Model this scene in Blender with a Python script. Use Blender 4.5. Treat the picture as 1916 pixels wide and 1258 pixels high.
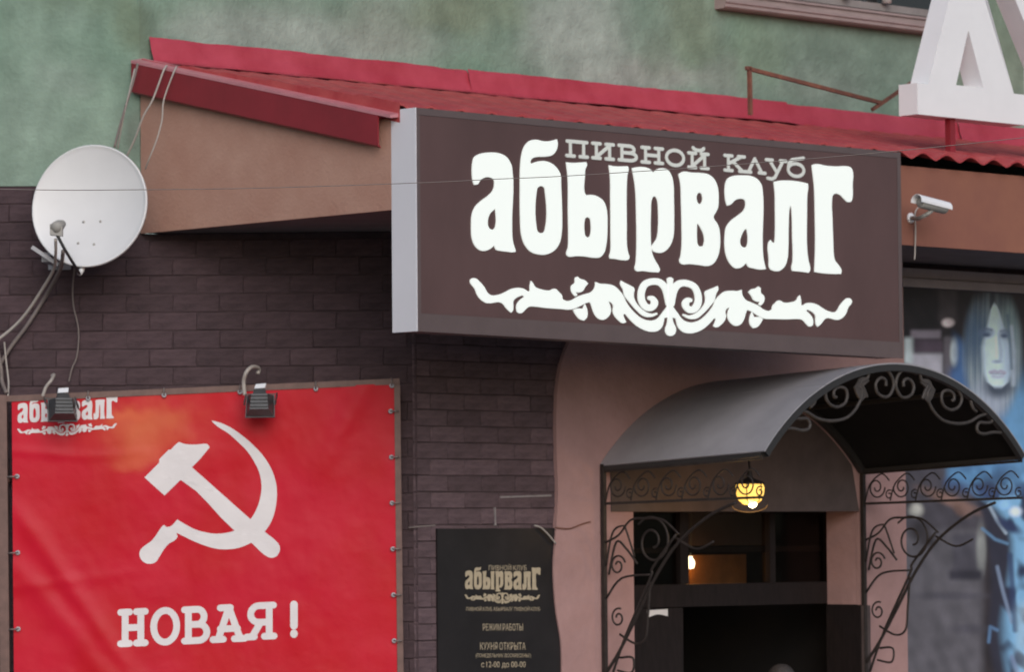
import bpy, math, random
from mathutils import Vector, Matrix
from mathutils.geometry import tessellate_polygon
random.seed(11)
sc = bpy.context.scene
for o in list(bpy.data.objects):
    bpy.data.objects.remove(o, do_unlink=True)

# ------------------------------------------------------------------ camera
FPX, PW, PH = 7600.0, 1916.0, 1258.0           # focal length in photo pixels
PITCH, ROLL, ZC = math.atan2(381.0, FPX), -0.008, 2.4
cam_d = bpy.data.cameras.new('camera')
cam_d.sensor_width = 36.0
cam_d.lens = 36.0 * FPX / PW
cam_d.clip_start = 0.1
cam_d.clip_end = 2000.0
cam = bpy.data.objects.new('camera', cam_d)
sc.collection.objects.link(cam)
CAMROT = (Matrix.Rotation(math.pi / 2 + PITCH, 4, 'X') @ Matrix.Rotation(ROLL, 4, 'Z'))
cam.matrix_world = Matrix.Translation((0, 0, ZC)) @ CAMROT
sc.camera = cam
cam_d.dof.use_dof = True                        # the photograph is a little soft everywhere
cam_d.dof.focus_distance = 13.0
cam_d.dof.aperture_fstop = 11.0

# ------------------------------------------------------------------ sky and sun
SUN_EL, SUN_AZ = math.radians(27), math.radians(170)      # azimuth clockwise from +Y
world = bpy.data.worlds.new('World')
sc.world = world
world.use_nodes = True
wn = world.node_tree
sky = wn.nodes.new('ShaderNodeTexSky')
sky.sky_type = 'NISHITA'
sky.sun_disc = False
sky.sun_elevation = SUN_EL
sky.sun_rotation = SUN_AZ
sky.air_density = 1.0
sky.dust_density = 2.0
sky.ozone_density = 1.0
wn.links.new(sky.outputs[0], wn.nodes['Background'].inputs[0])
wn.nodes['Background'].inputs[1].default_value = 0.10
sun_d = bpy.data.lights.new('sun', 'SUN')
sun_d.energy = 1.3
sun_d.angle = math.radians(40)
sun_d.color = (0.915, 0.94, 1.0)
sun = bpy.data.objects.new('sun', sun_d)
sc.collection.objects.link(sun)
sd = Vector((math.sin(SUN_AZ) * math.cos(SUN_EL), math.cos(SUN_AZ) * math.cos(SUN_EL), math.sin(SUN_EL)))
sun.rotation_euler = sd.to_track_quat('Z', 'Y').to_euler()
sc.view_settings.view_transform = 'Standard'
sc.view_settings.look = 'None'
sc.view_settings.gamma = 1.0
sc.view_settings.use_curve_mapping = False
sc.view_settings.exposure = 0.05

# ------------------------------------------------------------------ plan of the place
ANG = math.radians(44)
K = Vector((-1.989, 21.7))                      # corner of the apartment block
E = Vector((math.cos(ANG), math.sin(ANG)))      # along the street front, to the right
N = Vector((math.sin(ANG), -math.cos(ANG)))     # outward from the street front
YB = 21.7                                       # plane of the left brick wall
XC = -0.523                                     # corner of the annex
TF = (XC - K.x) * N.x                           # distance of the annex front from the block
SC = (XC - K.x) * E.x
TE = 2.0                                        # eave
TS = 2.183                                      # face of the lit sign
ZSOF = 1.653


def P(s, t, z):
    return Vector((K.x + E.x * s + N.x * t, K.y + E.y * s + N.y * t, ZC + z))


def ray(px, py):
    return (CAMROT @ Vector(((px - PW / 2) / FPX, -(py - PH / 2) / FPX, -1.0, 0.0))).to_3d()


def hs(px, py, t):                              # photo pixel -> (s, z) on the vertical plane t
    d = ray(px, py)
    a = Vector((K.x + N.x * t, K.y + N.y * t))
    k = a.dot(N) / d.xy.dot(N)
    p = d * k
    return ((p.xy - a).dot(E), p.z)


def ht(px, py, s):                              # photo pixel -> (t, z) on the vertical plane s
    d = ray(px, py)
    a = Vector((K.x + E.x * s, K.y + E.y * s))
    k = a.dot(E) / d.xy.dot(E)
    p = d * k
    return ((p.xy - a).dot(N), p.z)


def hb(px, py, y=YB):                           # photo pixel -> (x, z) on the plane y
    d = ray(px, py)
    p = d * (y / d.y)
    return (p.x, p.z)


def Bp(x, y, z):
    return Vector((x, y, ZC + z))


def project(p):
    q = CAMROT.inverted() @ (Vector(p) - Vector((0, 0, ZC))).to_4d()
    return (PW / 2 + FPX * q.x / -q.z, PH / 2 - FPX * q.y / -q.z)


# ------------------------------------------------------------------ materials
def srgb(r, g, b):
    def f(c):
        c /= 255.0
        return c / 12.92 if c <= 0.04045 else ((c + 0.055) / 1.055) ** 2.4
    return (f(r), f(g), f(b))


def mat(name, base, rough=0.7, var=0.0, var_scale=6.0, bump=0.0, bump_scale=60.0, second=None,
        spec=0.5, metal=0.0, coat=0.0, emit=None, estr=0.0, rnd=0.0, stretch=None, attr=None, trans=0.0):
    m = bpy.data.materials.new(name)
    m.use_nodes = True
    nt = m.node_tree
    b = nt.nodes['Principled BSDF']
    b.inputs['Roughness'].default_value = rough
    b.inputs['Specular IOR Level'].default_value = spec
    b.inputs['Metallic'].default_value = metal
    b.inputs['Coat Weight'].default_value = coat
    if trans:
        b.inputs['Transmission Weight'].default_value = trans
    b.inputs['Base Color'].default_value = (*base, 1)
    tc = nt.nodes.new('ShaderNodeTexCoord')
    mp = nt.nodes.new('ShaderNodeMapping')
    nt.links.new(tc.outputs['Object'], mp.inputs[0])
    if stretch:
        mp.inputs['Scale'].default_value = stretch
    col = None
    if attr:
        a = nt.nodes.new('ShaderNodeAttribute')
        a.attribute_name = attr
        col = a.outputs['Color']
    if var > 0 or second:
        no = nt.nodes.new('ShaderNodeTexNoise')
        no.inputs['Scale'].default_value = var_scale
        no.inputs['Detail'].default_value = 7.0
        no.inputs['Roughness'].default_value = 0.65
        nt.links.new(mp.outputs[0], no.inputs[0])
        rp = nt.nodes.new('ShaderNodeMapRange')
        rp.inputs[1].default_value = 0.3
        rp.inputs[2].default_value = 0.7
        nt.links.new(no.outputs[0], rp.inputs[0])
        if col is None:
            mx = nt.nodes.new('ShaderNodeMix')
            mx.data_type = 'RGBA'
            c2 = second or tuple(c * (1 - var) for c in base)
            c1 = base if second else tuple(min(1, c * (1 + var)) for c in base)
            mx.inputs[6].default_value = (*c1, 1)
            mx.inputs[7].default_value = (*c2, 1)
            nt.links.new(rp.outputs[0], mx.inputs[0])
            col = mx.outputs[2]
        else:
            mr = nt.nodes.new('ShaderNodeMapRange')
            mr.inputs[3].default_value = 1 + var
            mr.inputs[4].default_value = 1 - var
            nt.links.new(rp.outputs[0], mr.inputs[0])
            mx = nt.nodes.new('ShaderNodeMix')
            mx.data_type = 'RGBA'
            mx.blend_type = 'MULTIPLY'
            mx.inputs[0].default_value = 1.0
            nt.links.new(col, mx.inputs[6])
            nt.links.new(mr.outputs[0], mx.inputs[7])
            col = mx.outputs[2]
    if rnd > 0:
        oi = nt.nodes.new('ShaderNodeObjectInfo')
        mr = nt.nodes.new('ShaderNodeMapRange')
        mr.inputs[3].default_value = 1 - rnd
        mr.inputs[4].default_value = 1 + rnd
        nt.links.new(oi.outputs['Random'], mr.inputs[0])
        mx = nt.nodes.new('ShaderNodeMix')
        mx.data_type = 'RGBA'
        mx.blend_type = 'MULTIPLY'
        mx.inputs[0].default_value = 1.0
        if col is not None:
            nt.links.new(col, mx.inputs[6])
        else:
            mx.inputs[6].default_value = (*base, 1)
        nt.links.new(mr.outputs[0], mx.inputs[7])
        col = mx.outputs[2]
    if col is not None:
        nt.links.new(col, b.inputs['Base Color'])
    if bump > 0:
        n2 = nt.nodes.new('ShaderNodeTexNoise')
        n2.inputs['Scale'].default_value = bump_scale
        n2.inputs['Detail'].default_value = 5.0
        nt.links.new(mp.outputs[0], n2.inputs[0])
        bp = nt.nodes.new('ShaderNodeBump')
        bp.inputs['Strength'].default_value = 1.0
        bp.inputs['Distance'].default_value = bump
        nt.links.new(n2.outputs[0], bp.inputs['Height'])
        nt.links.new(bp.outputs[0], b.inputs['Normal'])
    if emit:
        b.inputs['Emission Color'].default_value = (*emit, 1)
        b.inputs['Emission Strength'].default_value = estr
    return m


M = {}
M['stucco'] = mat('green_stucco', (0.2, 0.27, 0.21), 0.92, var=0.13, var_scale=9, bump=0.007, bump_scale=38, attr='col', spec=0.2)
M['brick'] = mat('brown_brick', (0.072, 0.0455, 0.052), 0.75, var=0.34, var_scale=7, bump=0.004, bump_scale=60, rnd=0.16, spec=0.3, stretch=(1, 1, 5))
M['brick_front'] = mat('front_lit_brick', (0.122, 0.082, 0.092), 0.75, var=0.34, var_scale=7, bump=0.004, bump_scale=60, rnd=0.2, spec=0.3, stretch=(1, 1, 5))  # same brick, colour lightened for the stronger light on the front wall
M['mortar'] = mat('dark_mortar', (0.060, 0.039, 0.043), 0.95, var=0.3, var_scale=14, bump=0.003)
M['pale_mortar'] = mat('pale_mortar', (0.26, 0.23, 0.23), 0.9, var=0.3, var_scale=30)
M['tan'] = mat('tan_plaster', (0.50, 0.30, 0.235), 0.85, second=(0.43, 0.235, 0.18), var=0.1, var_scale=3.6, bump=0.003, bump_scale=55, spec=0.2)
M['rust_tan'] = mat('red_tan_board', (0.31, 0.135, 0.092), 0.8, second=(0.25, 0.105, 0.082), var=0.1, var_scale=2.5, bump=0.001, bump_scale=150, spec=0.2)
M['soffit'] = mat('soffit_board', (0.15, 0.118, 0.118), 0.85, var=0.2)
M['verge'] = mat('verge_red', (0.25, 0.018, 0.028), 0.45, var=0.12, var_scale=5, bump=0.001, bump_scale=12)
M['cap'] = mat('verge_cap_sky_sheen', (0.56, 0.22, 0.25), 0.35, var=0.15, var_scale=6, spec=0.7)  # red trim paled, the sky's reflection is put into its colour
M['flash'] = mat('flashing_red', (0.52, 0.068, 0.10), 0.42, second=(0.38, 0.028, 0.045), var=0.1, var_scale=3.2, bump=0.006, bump_scale=4, spec=0.6)
M['roof'] = mat('roof_red', (0.50, 0.09, 0.088), 0.55, second=(0.38, 0.036, 0.045), var=0.1, var_scale=7, bump=0.003, bump_scale=20)
M['white'] = mat('white_paint', (0.78, 0.77, 0.79), 0.5, var=0.03, var_scale=3)
M['letter_white'] = mat('letter_white', (0.89, 0.885, 0.91), 0.45, var=0.03, var_scale=4)
M['side_white'] = mat('cabinet_white', (0.74, 0.73, 0.78), 0.4, var=0.03, var_scale=2)
M['sign_face'] = mat('sign_brown', (0.108, 0.062, 0.061), 0.38, var=0.16, var_scale=1.6, spec=0.4, stretch=(1, 1, .45), bump=0.001, bump_scale=5)
M['sign_frame'] = mat('sign_frame_brown', (0.12, 0.088, 0.088), 0.4, var=0.08, var_scale=8)
M['lit'] = mat('lit_acrylic', (0.6, 0.62, 0.6), 0.4, emit=(0.93, 1.0, 0.95), estr=0.5)
M['lit_small'] = mat('lit_acrylic_small', (0.5, 0.5, 0.48), 0.4, emit=(0.93, 1.0, 0.92), estr=0.22)
M['ban_frame'] = mat('brown_tube', (0.15, 0.082, 0.07), 0.5, var=0.25, var_scale=12)
M['print_white'] = mat('print_white', (0.74, 0.70, 0.71), 0.55, var=0.04, var_scale=5, bump=0.003, bump_scale=7)
M['dark_metal'] = mat('dark_metal', (0.035, 0.034, 0.036), 0.45, var=0.3, var_scale=20)
M['lamp_metal'] = mat('lamp_housing', (0.055, 0.056, 0.06), 0.4, var=0.3, var_scale=25)
M['iron'] = mat('wrought_iron', (0.034, 0.027, 0.025), 0.6, spec=0.25, var=0.3, var_scale=25)
M['iron_grey'] = mat('wrought_iron_grey', (0.052, 0.043, 0.039), 0.6, var=0.3, var_scale=25)
M['awning'] = mat('awning_sheet', (0.33, 0.32, 0.345), 0.42, var=0.12, var_scale=4, spec=0.5, bump=0.002, bump_scale=9)
M['underside_shade'] = mat('awning_underside_shade', (0.014, 0.013, 0.013), 0.8, var=0.2, spec=0.15)  # near-black inner face, deep shade under the awning put into the colour
M['awning_rim'] = mat('awning_rim', (0.03, 0.028, 0.028), 0.5)
M['pink'] = mat('pink_plaster', (0.44, 0.272, 0.262), 0.85, second=(0.37, 0.225, 0.215), var=0.1, var_scale=4.5, bump=0.004, bump_scale=26, spec=0.2)
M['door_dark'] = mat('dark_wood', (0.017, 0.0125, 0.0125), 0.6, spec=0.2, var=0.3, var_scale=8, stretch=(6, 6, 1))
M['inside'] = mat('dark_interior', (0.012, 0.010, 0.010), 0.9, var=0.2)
M['inside_warm'] = mat('interior_panel', (0.3, 0.15, 0.055), 0.6, var=0.3, var_scale=6)
M['jamb'] = mat('jamb_brown', (0.085, 0.062, 0.06), 0.7, var=0.2)
M['trim_grey'] = mat('trim_grey', (0.34, 0.295, 0.32), 0.6, var=0.12)
M['board'] = mat('info_board_black', (0.017, 0.014, 0.015), 0.35, var=0.3, var_scale=5)
M['gold'] = mat('board_gold', (0.48, 0.40, 0.28), 0.5, var=0.12, var_scale=40)
M['dish'] = mat('dish_paint', (0.74, 0.74, 0.75), 0.42, var=0.03, var_scale=5)
M['plastic_grey'] = mat('plastic_grey', (0.34, 0.33, 0.31), 0.6)
M['galv'] = mat('galvanised', (0.40, 0.40, 0.43), 0.45, var=0.15, var_scale=12)
M['cable_pale'] = mat('cable_pale', (0.42, 0.38, 0.35), 0.6)
M['cable_grey'] = mat('cable_grey', (0.20, 0.165, 0.155), 0.6)
M['cable_dark'] = mat('cable_dark', (0.10, 0.10, 0.10), 0.6)
M['rust'] = mat('rusty_iron', (0.25, 0.10, 0.062), 0.85, second=(0.12, 0.055, 0.045), var=0.1, var_scale=14)
M['sill'] = mat('sill_mauve', (0.34, 0.26, 0.25), 0.6, var=0.15, var_scale=6, stretch=(1, 1, 4))
M['win_frame'] = mat('window_frame_grey', (0.26, 0.23, 0.22), 0.6, var=0.2)
M['glass'] = mat('dark_glass', (0.03, 0.03, 0.03), 0.08, spec=0.6)
tg = mat('thin_glass', (0, 0, 0))
nt_ = tg.node_tree
tr_, gl_, mx_ = nt_.nodes.new('ShaderNodeBsdfTransparent'), nt_.nodes.new('ShaderNodeBsdfGlossy'), nt_.nodes.new('ShaderNodeMixShader')
tr_.inputs[0].default_value = (.72, .68, .64, 1)
gl_.inputs['Roughness'].default_value = .12
mx_.inputs[0].default_value = .02
nt_.links.new(tr_.outputs[0], mx_.inputs[1])
nt_.links.new(gl_.outputs[0], mx_.inputs[2])
nt_.links.new(mx_.outputs[0], nt_.nodes['Material Output'].inputs[0])
M['thin_glass'] = tg
M['leaf'] = mat('leaf_green', (0.06, 0.085, 0.03), 0.6, var=0.3)
M['pot'] = mat('pot_white', (0.62, 0.62, 0.60), 0.4)
M['poster'] = mat('poster_print', (0.2, 0.2, 0.2), 0.45, attr='col', var=0.06, var_scale=20)
M['lamp_glass'] = mat('lantern_glass', (0.8, 0.6, 0.2), 0.3, emit=(1.0, 0.58, 0.11), estr=1.35)
M['bulb'] = mat('bulb_hot', (1, 1, 0.9), 0.3, emit=(1.0, 0.93, 0.62), estr=6.0)
M['asphalt'] = mat('asphalt', (0.05, 0.05, 0.052), 0.9, var=0.25, var_scale=3, bump=0.004, bump_scale=90)
M['paving'] = mat('paving', (0.22, 0.21, 0.20), 0.9, var=0.15, var_scale=4)
M['kerb'] = mat('kerb_stone', (0.30, 0.29, 0.28), 0.9, var=0.12)
M['skin'] = mat('skin', (0.42, 0.22, 0.17), 0.5, var=0.08, var_scale=18)
M['hair'] = mat('grey_hair', (0.04, 0.035, 0.036), 0.7, var=0.35, var_scale=60)
M['jacket'] = mat('dark_jacket', (0.035, 0.037, 0.045), 0.8, var=0.2)
M['chrome'] = mat('bright_cap', (0.78, 0.80, 0.84), 0.25, spec=0.8)


# ------------------------------------------------------------------ mesh helpers
ORG = {}


class MB:
    def __init__(self):
        self.v, self.f, self.smooth, self.cols = [], [], set(), None

    def add(self, vs, fs, smooth=False):
        b = len(self.v)
        self.v += [Vector(p) for p in vs]
        for f in fs:
            if smooth:
                self.smooth.add(len(self.f))
            self.f.append(tuple(i + b for i in f))
        return self

    def hexa(self, p):                          # 8 corners: 0-3 one side, 4-7 the other
        return self.add(p, [(0, 1, 2, 3), (7, 6, 5, 4), (0, 4, 5, 1), (1, 5, 6, 2), (2, 6, 7, 3), (3, 7, 4, 0)])

    def st(self, s0, s1, t0, t1, z0, z1):       # box along the street front
        return self.hexa([P(s0, t0, z0), P(s1, t0, z0), P(s1, t0, z1), P(s0, t0, z1),
                          P(s0, t1, z0), P(s1, t1, z0), P(s1, t1, z1), P(s0, t1, z1)])

    def xy(self, x0, x1, y0, y1, z0, z1):
        return self.hexa([Bp(x0, y0, z0), Bp(x1, y0, z0), Bp(x1, y0, z1), Bp(x0, y0, z1),
                          Bp(x0, y1, z0), Bp(x1, y1, z0), Bp(x1, y1, z1), Bp(x0, y1, z1)])

    def prism(self, front, back):               # two matching 3D loops
        n = len(front)
        tri = tessellate_polygon([front])
        vs = list(front) + list(back)
        fs = [tuple(t) for t in tri] + [tuple(i + n for i in reversed(t)) for t in tri]
        fs += [(i, (i + 1) % n, n + (i + 1) % n, n + i) for i in range(n)]
        return self.add(vs, fs)

    def shape(self, loops, to3, d0, d1, back=False):   # 2D loops (outer, holes...) extruded between depths
        flat = [p for l in loops for p in l]
        tri = tessellate_polygon([[Vector((a, b, 0)) for a, b in l] for l in loops])
        n = len(flat)
        vs = [to3(a, b, d1) for a, b in flat] + [to3(a, b, d0) for a, b in flat]
        fs = [tuple(t) for t in tri]
        if back:
            fs += [tuple(i + n for i in reversed(t)) for t in tri]
        k = 0
        for l in loops:
            m = len(l)
            fs += [(k + i, k + (i + 1) % m, n + k + (i + 1) % m, n + k + i) for i in range(m)]
            k += m
        return self.add(vs, fs)

    def tube(self, pts, r, n=8, cap=True):
        pts = [Vector(p) for p in pts]
        if not isinstance(r, (list, tuple)):
            r = [r] * len(pts)
        vs, fs = [], []
        up = None
        for i, p in enumerate(pts):
            d = (pts[min(i + 1, len(pts) - 1)] - pts[max(i - 1, 0)]).normalized()
            if up is None:
                up = d.orthogonal().normalized()
            up = (up - d * up.dot(d)).normalized()
            w = d.cross(up)
            for j in range(n):
                a = 2 * math.pi * j / n
                vs.append(p + (up * math.cos(a) + w * math.sin(a)) * r[i])
        for i in range(len(pts) - 1):
            for j in range(n):
                fs.append((i * n + j, i * n + (j + 1) % n, (i + 1) * n + (j + 1) % n, (i + 1) * n + j))
        if cap:
            fs.append(tuple(reversed(range(n))))
            fs.append(tuple((len(pts) - 1) * n + j for j in range(n)))
        return self.add(vs, fs, smooth=True)

    def bar(self, p0, p1, w, h, up=Vector((0, 0, 1))):
        p0, p1 = Vector(p0), Vector(p1)
        d = (p1 - p0).normalized()
        a = d.cross(up).normalized() * w / 2
        b = a.cross(d).normalized() * h / 2
        return self.hexa([p0 - a - b, p0 + a - b, p0 + a + b, p0 - a + b, p1 - a - b, p1 + a - b, p1 + a + b, p1 - a + b])

    def lathe(self, prof, org, ax, n=24, smooth=True):   # prof: (radius, height along ax)
        ax = Vector(ax).normalized()
        u = ax.orthogonal().normalized()
        w = ax.cross(u)
        vs, fs = [], []
        for r, h in prof:
            for j in range(n):
                a = 2 * math.pi * j / n
                vs.append(Vector(org) + ax * h + (u * math.cos(a) + w * math.sin(a)) * r)
        for i in range(len(prof) - 1):
            for j in range(n):
                fs.append((i * n + j, i * n + (j + 1) % n, (i + 1) * n + (j + 1) % n, (i + 1) * n + j))
        return self.add(vs, fs, smooth)

    def grid(self, nu, nv, fn, smooth=True):
        vs = [fn(i / nu, j / nv) for j in range(nv + 1) for i in range(nu + 1)]
        fs = [(j * (nu + 1) + i, j * (nu + 1) + i + 1, (j + 1) * (nu + 1) + i + 1, (j + 1) * (nu + 1) + i)
              for j in range(nv) for i in range(nu)]
        return self.add(vs, fs, smooth)

    def mesh(self, name, off):
        me = bpy.data.meshes.new(name)
        me.from_pydata([tuple(p - off) for p in self.v], [], self.f)
        for i in self.smooth:
            me.polygons[i].use_smooth = True
        if self.cols:
            ca = me.color_attributes.new('col', 'FLOAT_COLOR', 'POINT')
            for i, c in enumerate(self.cols):
                ca.data[i].color = (*c, 1)
        me.update()
        return me


def part(name, mb, m, parent, label=None, kind=None):
    off = ORG[parent.name]
    o = bpy.data.objects.new(name, mb.mesh(name, off))
    o.data.materials.append(M[m] if isinstance(m, str) else m)
    sc.collection.objects.link(o)
    o.parent = parent
    ORG[o.name] = off
    if label:
        o['label'] = label
    if kind:
        o['kind'] = kind
    return o


def tag(o, label, cat, group=None, kind=None):
    if label:
        o['label'] = label
    if cat:
        o['category'] = cat
    if group:
        o['group'] = group
    if kind:
        o['kind'] = kind


def thing(name, label, cat, loc, group=None):
    o = bpy.data.objects.new(name, None)
    o.empty_display_size = 0.2
    o.location = loc
    sc.collection.objects.link(o)
    ORG[o.name] = Vector(loc)
    tag(o, label, cat, group)
    return o


def solo(name, mb, m, label=None, cat=None, group=None, kind=None):
    c = sum(mb.v, Vector()) / len(mb.v)
    o = bpy.data.objects.new(name, mb.mesh(name, c))
    o.location = c
    o.data.materials.append(M[m] if isinstance(m, str) else m)
    sc.collection.objects.link(o)
    ORG[o.name] = c
    tag(o, label, cat, group, kind)
    return o


def smooth_loop(pts, sub=5, corner=62):
    n, out = len(pts), []
    V2 = [Vector(p) for p in pts]
    tan = []
    for i in range(n):
        a, b = V2[i] - V2[i - 1], V2[(i + 1) % n] - V2[i]
        ang = math.degrees(a.angle(b)) if a.length > 0 and b.length > 0 else 0
        tan.append(None if ang > corner else (a.normalized() + b.normalized()).normalized())
    for i in range(n):
        p, q = V2[i], V2[(i + 1) % n]
        d = q - p
        m0 = (tan[i] or d.normalized()) * d.length
        m1 = (tan[(i + 1) % n] or d.normalized()) * d.length
        for k in range(sub):
            t = k / sub
            h = (2 * t ** 3 - 3 * t ** 2 + 1) * p + (t ** 3 - 2 * t ** 2 + t) * m0 + (-2 * t ** 3 + 3 * t ** 2) * q + (t ** 3 - t ** 2) * m1
            out.append((h.x, h.y))
    return out


def smooth_path(pts, sub=6):
    n, out = len(pts), []
    V = [Vector(p) for p in pts]
    for i in range(n - 1):
        p0, p1, p2, p3 = V[max(i - 1, 0)], V[i], V[i + 1], V[min(i + 2, n - 1)]
        for k in range(sub):
            t = k / sub
            out.append(0.5 * ((2 * p1) + (p2 - p0) * t + (2 * p0 - 5 * p1 + 4 * p2 - p3) * t * t + (3 * p1 - p0 - 3 * p2 + p3) * t ** 3))
    out.append(V[-1])
    return out


def stroke_poly(pts, w, caps=6):                # outline of a smooth 2D stroke with round ends
    V = [Vector(p) for p in pts]
    n = len(V)
    if not isinstance(w, (list, tuple)):
        w = [w] * n
    L, R = [], []
    for i in range(n):
        d = (V[min(i + 1, n - 1)] - V[max(i - 1, 0)]).normalized()
        nn = Vector((-d.y, d.x)) * w[i] / 2
        L.append(V[i] + nn)
        R.append(V[i] - nn)
    d1 = (V[-1] - V[-2]).normalized()
    a1 = math.atan2(d1.y, d1.x)
    cap1 = [V[-1] + Vector((math.cos(a1 + math.pi / 2 - math.pi * k / caps), math.sin(a1 + math.pi / 2 - math.pi * k / caps))) * w[-1] / 2 for k in range(1, caps)]
    d0 = (V[0] - V[1]).normalized()
    a0 = math.atan2(d0.y, d0.x)
    cap0 = [V[0] + Vector((math.cos(a0 + math.pi / 2 - math.pi * k / caps), math.sin(a0 + math.pi / 2 - math.pi * k / caps))) * w[0] / 2 for k in range(1, caps)]
    return [(p.x, p.y) for p in L + cap1 + R[::-1] + cap0]


def stroke_loops(pts, w):
    if len(pts) > 5 and (Vector(pts[0]) - Vector(pts[-1])).length < 1e-6:
        V = [Vector(p) for p in pts[:-1]]
        n = len(V)
        o_, i_ = [], []
        for k in range(n):
            d = (V[(k + 1) % n] - V[k - 1]).normalized()
            nn = Vector((-d.y, d.x)) * w / 2
            o_.append(tuple(V[k] - nn))
            i_.append(tuple(V[k] + nn))
        ar = lambda l: abs(sum(l[j - 1][0] * l[j][1] - l[j][0] * l[j - 1][1] for j in range(n)))
        return [o_, i_] if ar(o_) > ar(i_) else [i_, o_]
    return [stroke_poly(pts, w)]


def fbm(x, y, seed=0):
    from mathutils import noise
    return noise.fractal(Vector((x, y, seed * 7.3)), 0.9, 2.0, 5)


def lerp(a, b, t):
    return a + (b - a) * t


def mixc(a, b, t):
    t = max(0.0, min(1.0, t))
    return tuple(x + (y - x) * t for x, y in zip(a, b))


def sstep(a, b, x):
    t = max(0.0, min(1.0, (x - a) / (b - a)))
    return t * t * (3 - 2 * t)


# ------------------------------------------------------------------ ground
def flat(name, m, pts, z):
    b = MB()
    b.add([(x, y, z) for x, y in pts], [tuple(range(len(pts)))])
    return solo(name, b, m, kind='structure')


flat('ground', 'asphalt', [(-400, -400), (400, -400), (400, 400), (-400, 400)], 0.0)
g = [P(-9, 7.2, 0), P(14, 7.2, 0), P(14, -1, 0), P(-9, -1, 0)]
b = MB()
b.prism([Vector((p.x, p.y, 0.12)) for p in g], [Vector((p.x, p.y, -0.05)) for p in g])
solo('pavement', b, 'paving', kind='structure')
b = MB()
b.st(-9, 14, 7.203, 7.36, -ZC - 0.05, -ZC + 0.135)
solo('kerb', b, 'kerb', kind='structure')
ZG = -ZC + 0.12

# ------------------------------------------------------------------ apartment block (green stucco over brick)
block = thing('apartment_building', 'old apartment block with stained green plaster above dark brick, behind the red roof', 'building', P(0, 0, ZG))

STAINS = [  # photo x, y, radius x, radius y, colour, strength
    (560, 95, 260, 60, (0.345, 0.41, 0.365), .9), (430, 40, 130, 45, (0.30, 0.36, 0.32), .7),
    (1090, 70, 110, 130, (0.345, 0.40, 0.36), .9), (1180, 150, 140, 50, (0.34, 0.37, 0.335), .9),
    (720, 50, 90, 80, (0.30, 0.34, 0.29), .6), (900, 25, 110, 50, (0.195, 0.24, 0.165), .6), (830, 10, 90, 40, (0.205, 0.255, 0.18), .6),
    (1290, 20, 60, 110, (0.20, 0.25, 0.175), .7), (1340, 150, 60, 60, (0.29, 0.33, 0.29), .6), (1500, 175, 90, 40, (0.255, 0.31, 0.265), .5),
    (1230, 105, 30, 60, (0.20, 0.25, 0.2), .6), (950, 108, 9, 9, (0.12, 0.15, 0.12), .9),
    (255, 20, 40, 60, (0.15, 0.19, 0.125), .7), (180, 10, 130, 30, (0.185, 0.255, 0.185), .6),
    (120, 140, 60, 30, (0.27, 0.34, 0.29), .5), (150, 220, 90, 50, (0.235, 0.32, 0.26), .5), (60, 80, 60, 40, (0.24, 0.32, 0.26), .4),
    (1600, 110, 200, 60, (0.185, 0.25, 0.2), .6), (1420, 90, 80, 60, (0.20, 0.27, 0.19), .5), (1860, 100, 80, 120, (0.2, 0.235, 0.175), .6),
    (240, 250, 30, 60, (0.16, 0.19, 0.16), .8)]


def stucco_col(p):
    x, y = project(p)
    c = (0.18, 0.275, 0.21)
    c = mixc(c, (0.25, 0.335, 0.275), 0.5 + 0.8 * fbm(p.x * 1.3 + p.y, p.z * 1.1, 1))
    wx = x + 40 * fbm(p.x * 2.2, p.z * 2.2, 3)
    wy = y + 40 * fbm(p.x * 2.2, p.z * 2.2, 5)
    for sx, sy, rx, ry, col, k in STAINS:
        d = math.hypot((wx - sx) / rx, (wy - sy) / ry)
        if d < 1.4:
            c = mixc(c, col, k * (1 - sstep(0.35, 1.35, d)))
    f = fbm(p.x * 5, p.z * 5, 9)
    g2 = fbm(p.x * 14, p.z * 9, 12)
    c = tuple(v * (1 + 0.15 * f + .10 * g2 + .12 * fbm(p.x * 9 + p.y * 4, p.z * .8, 15)) for v in c)
    return c


wall = MB()
ZTOP, ZBR = 4.4, 1.914
wall.grid(190, 70, lambda u, v: P(u * 11.0, 0, lerp(1.66, ZTOP, v)))
wall.grid(60, 70, lambda u, v: Bp(lerp(K.x - 3.2, K.x, u), YB, lerp(ZBR, ZTOP, v)))
wall.cols = [stucco_col(p) for p in wall.v]
nb = len(wall.v)
th = 0.3                                         # thickness behind and top
wall.add([P(0, 0, ZTOP), P(11, 0, ZTOP), P(11, -th, ZTOP), P(0, -th, ZTOP),
          Bp(K.x - 3.2, YB, ZTOP), Bp(K.x, YB, ZTOP), Bp(K.x, YB + th, ZTOP), Bp(K.x - 3.2, YB + th, ZTOP)],
         [(0, 1, 2, 3), (4, 5, 6, 7)])
wall.add([Bp(K.x - 3.2, YB, ZBR), Bp(K.x, YB, ZBR), Bp(K.x, YB + th, ZBR), Bp(K.x - 3.2, YB + th, ZBR)], [(3, 2, 1, 0)])
wall.cols += [(0.2, 0.27, 0.21)] * (len(wall.v) - nb)
part('plaster_wall', wall, 'stucco', block)

lw = MB()
lw.st(.12, 2.1, -.3, -.012, ZG, 1.655)
lw.st(5.1, 11, -.3, -.012, ZG, 1.655)
lw.st(2.1, 5.1, -.3, -.012, 1.262, 1.655)
part('lower_wall', lw, 'mortar', block)

# brick wall (mortar bed with bricks proud of it)
CO, COF, BL, JT = 0.098, 0.0885, 0.25, 0.007
BD = 0.005


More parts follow.
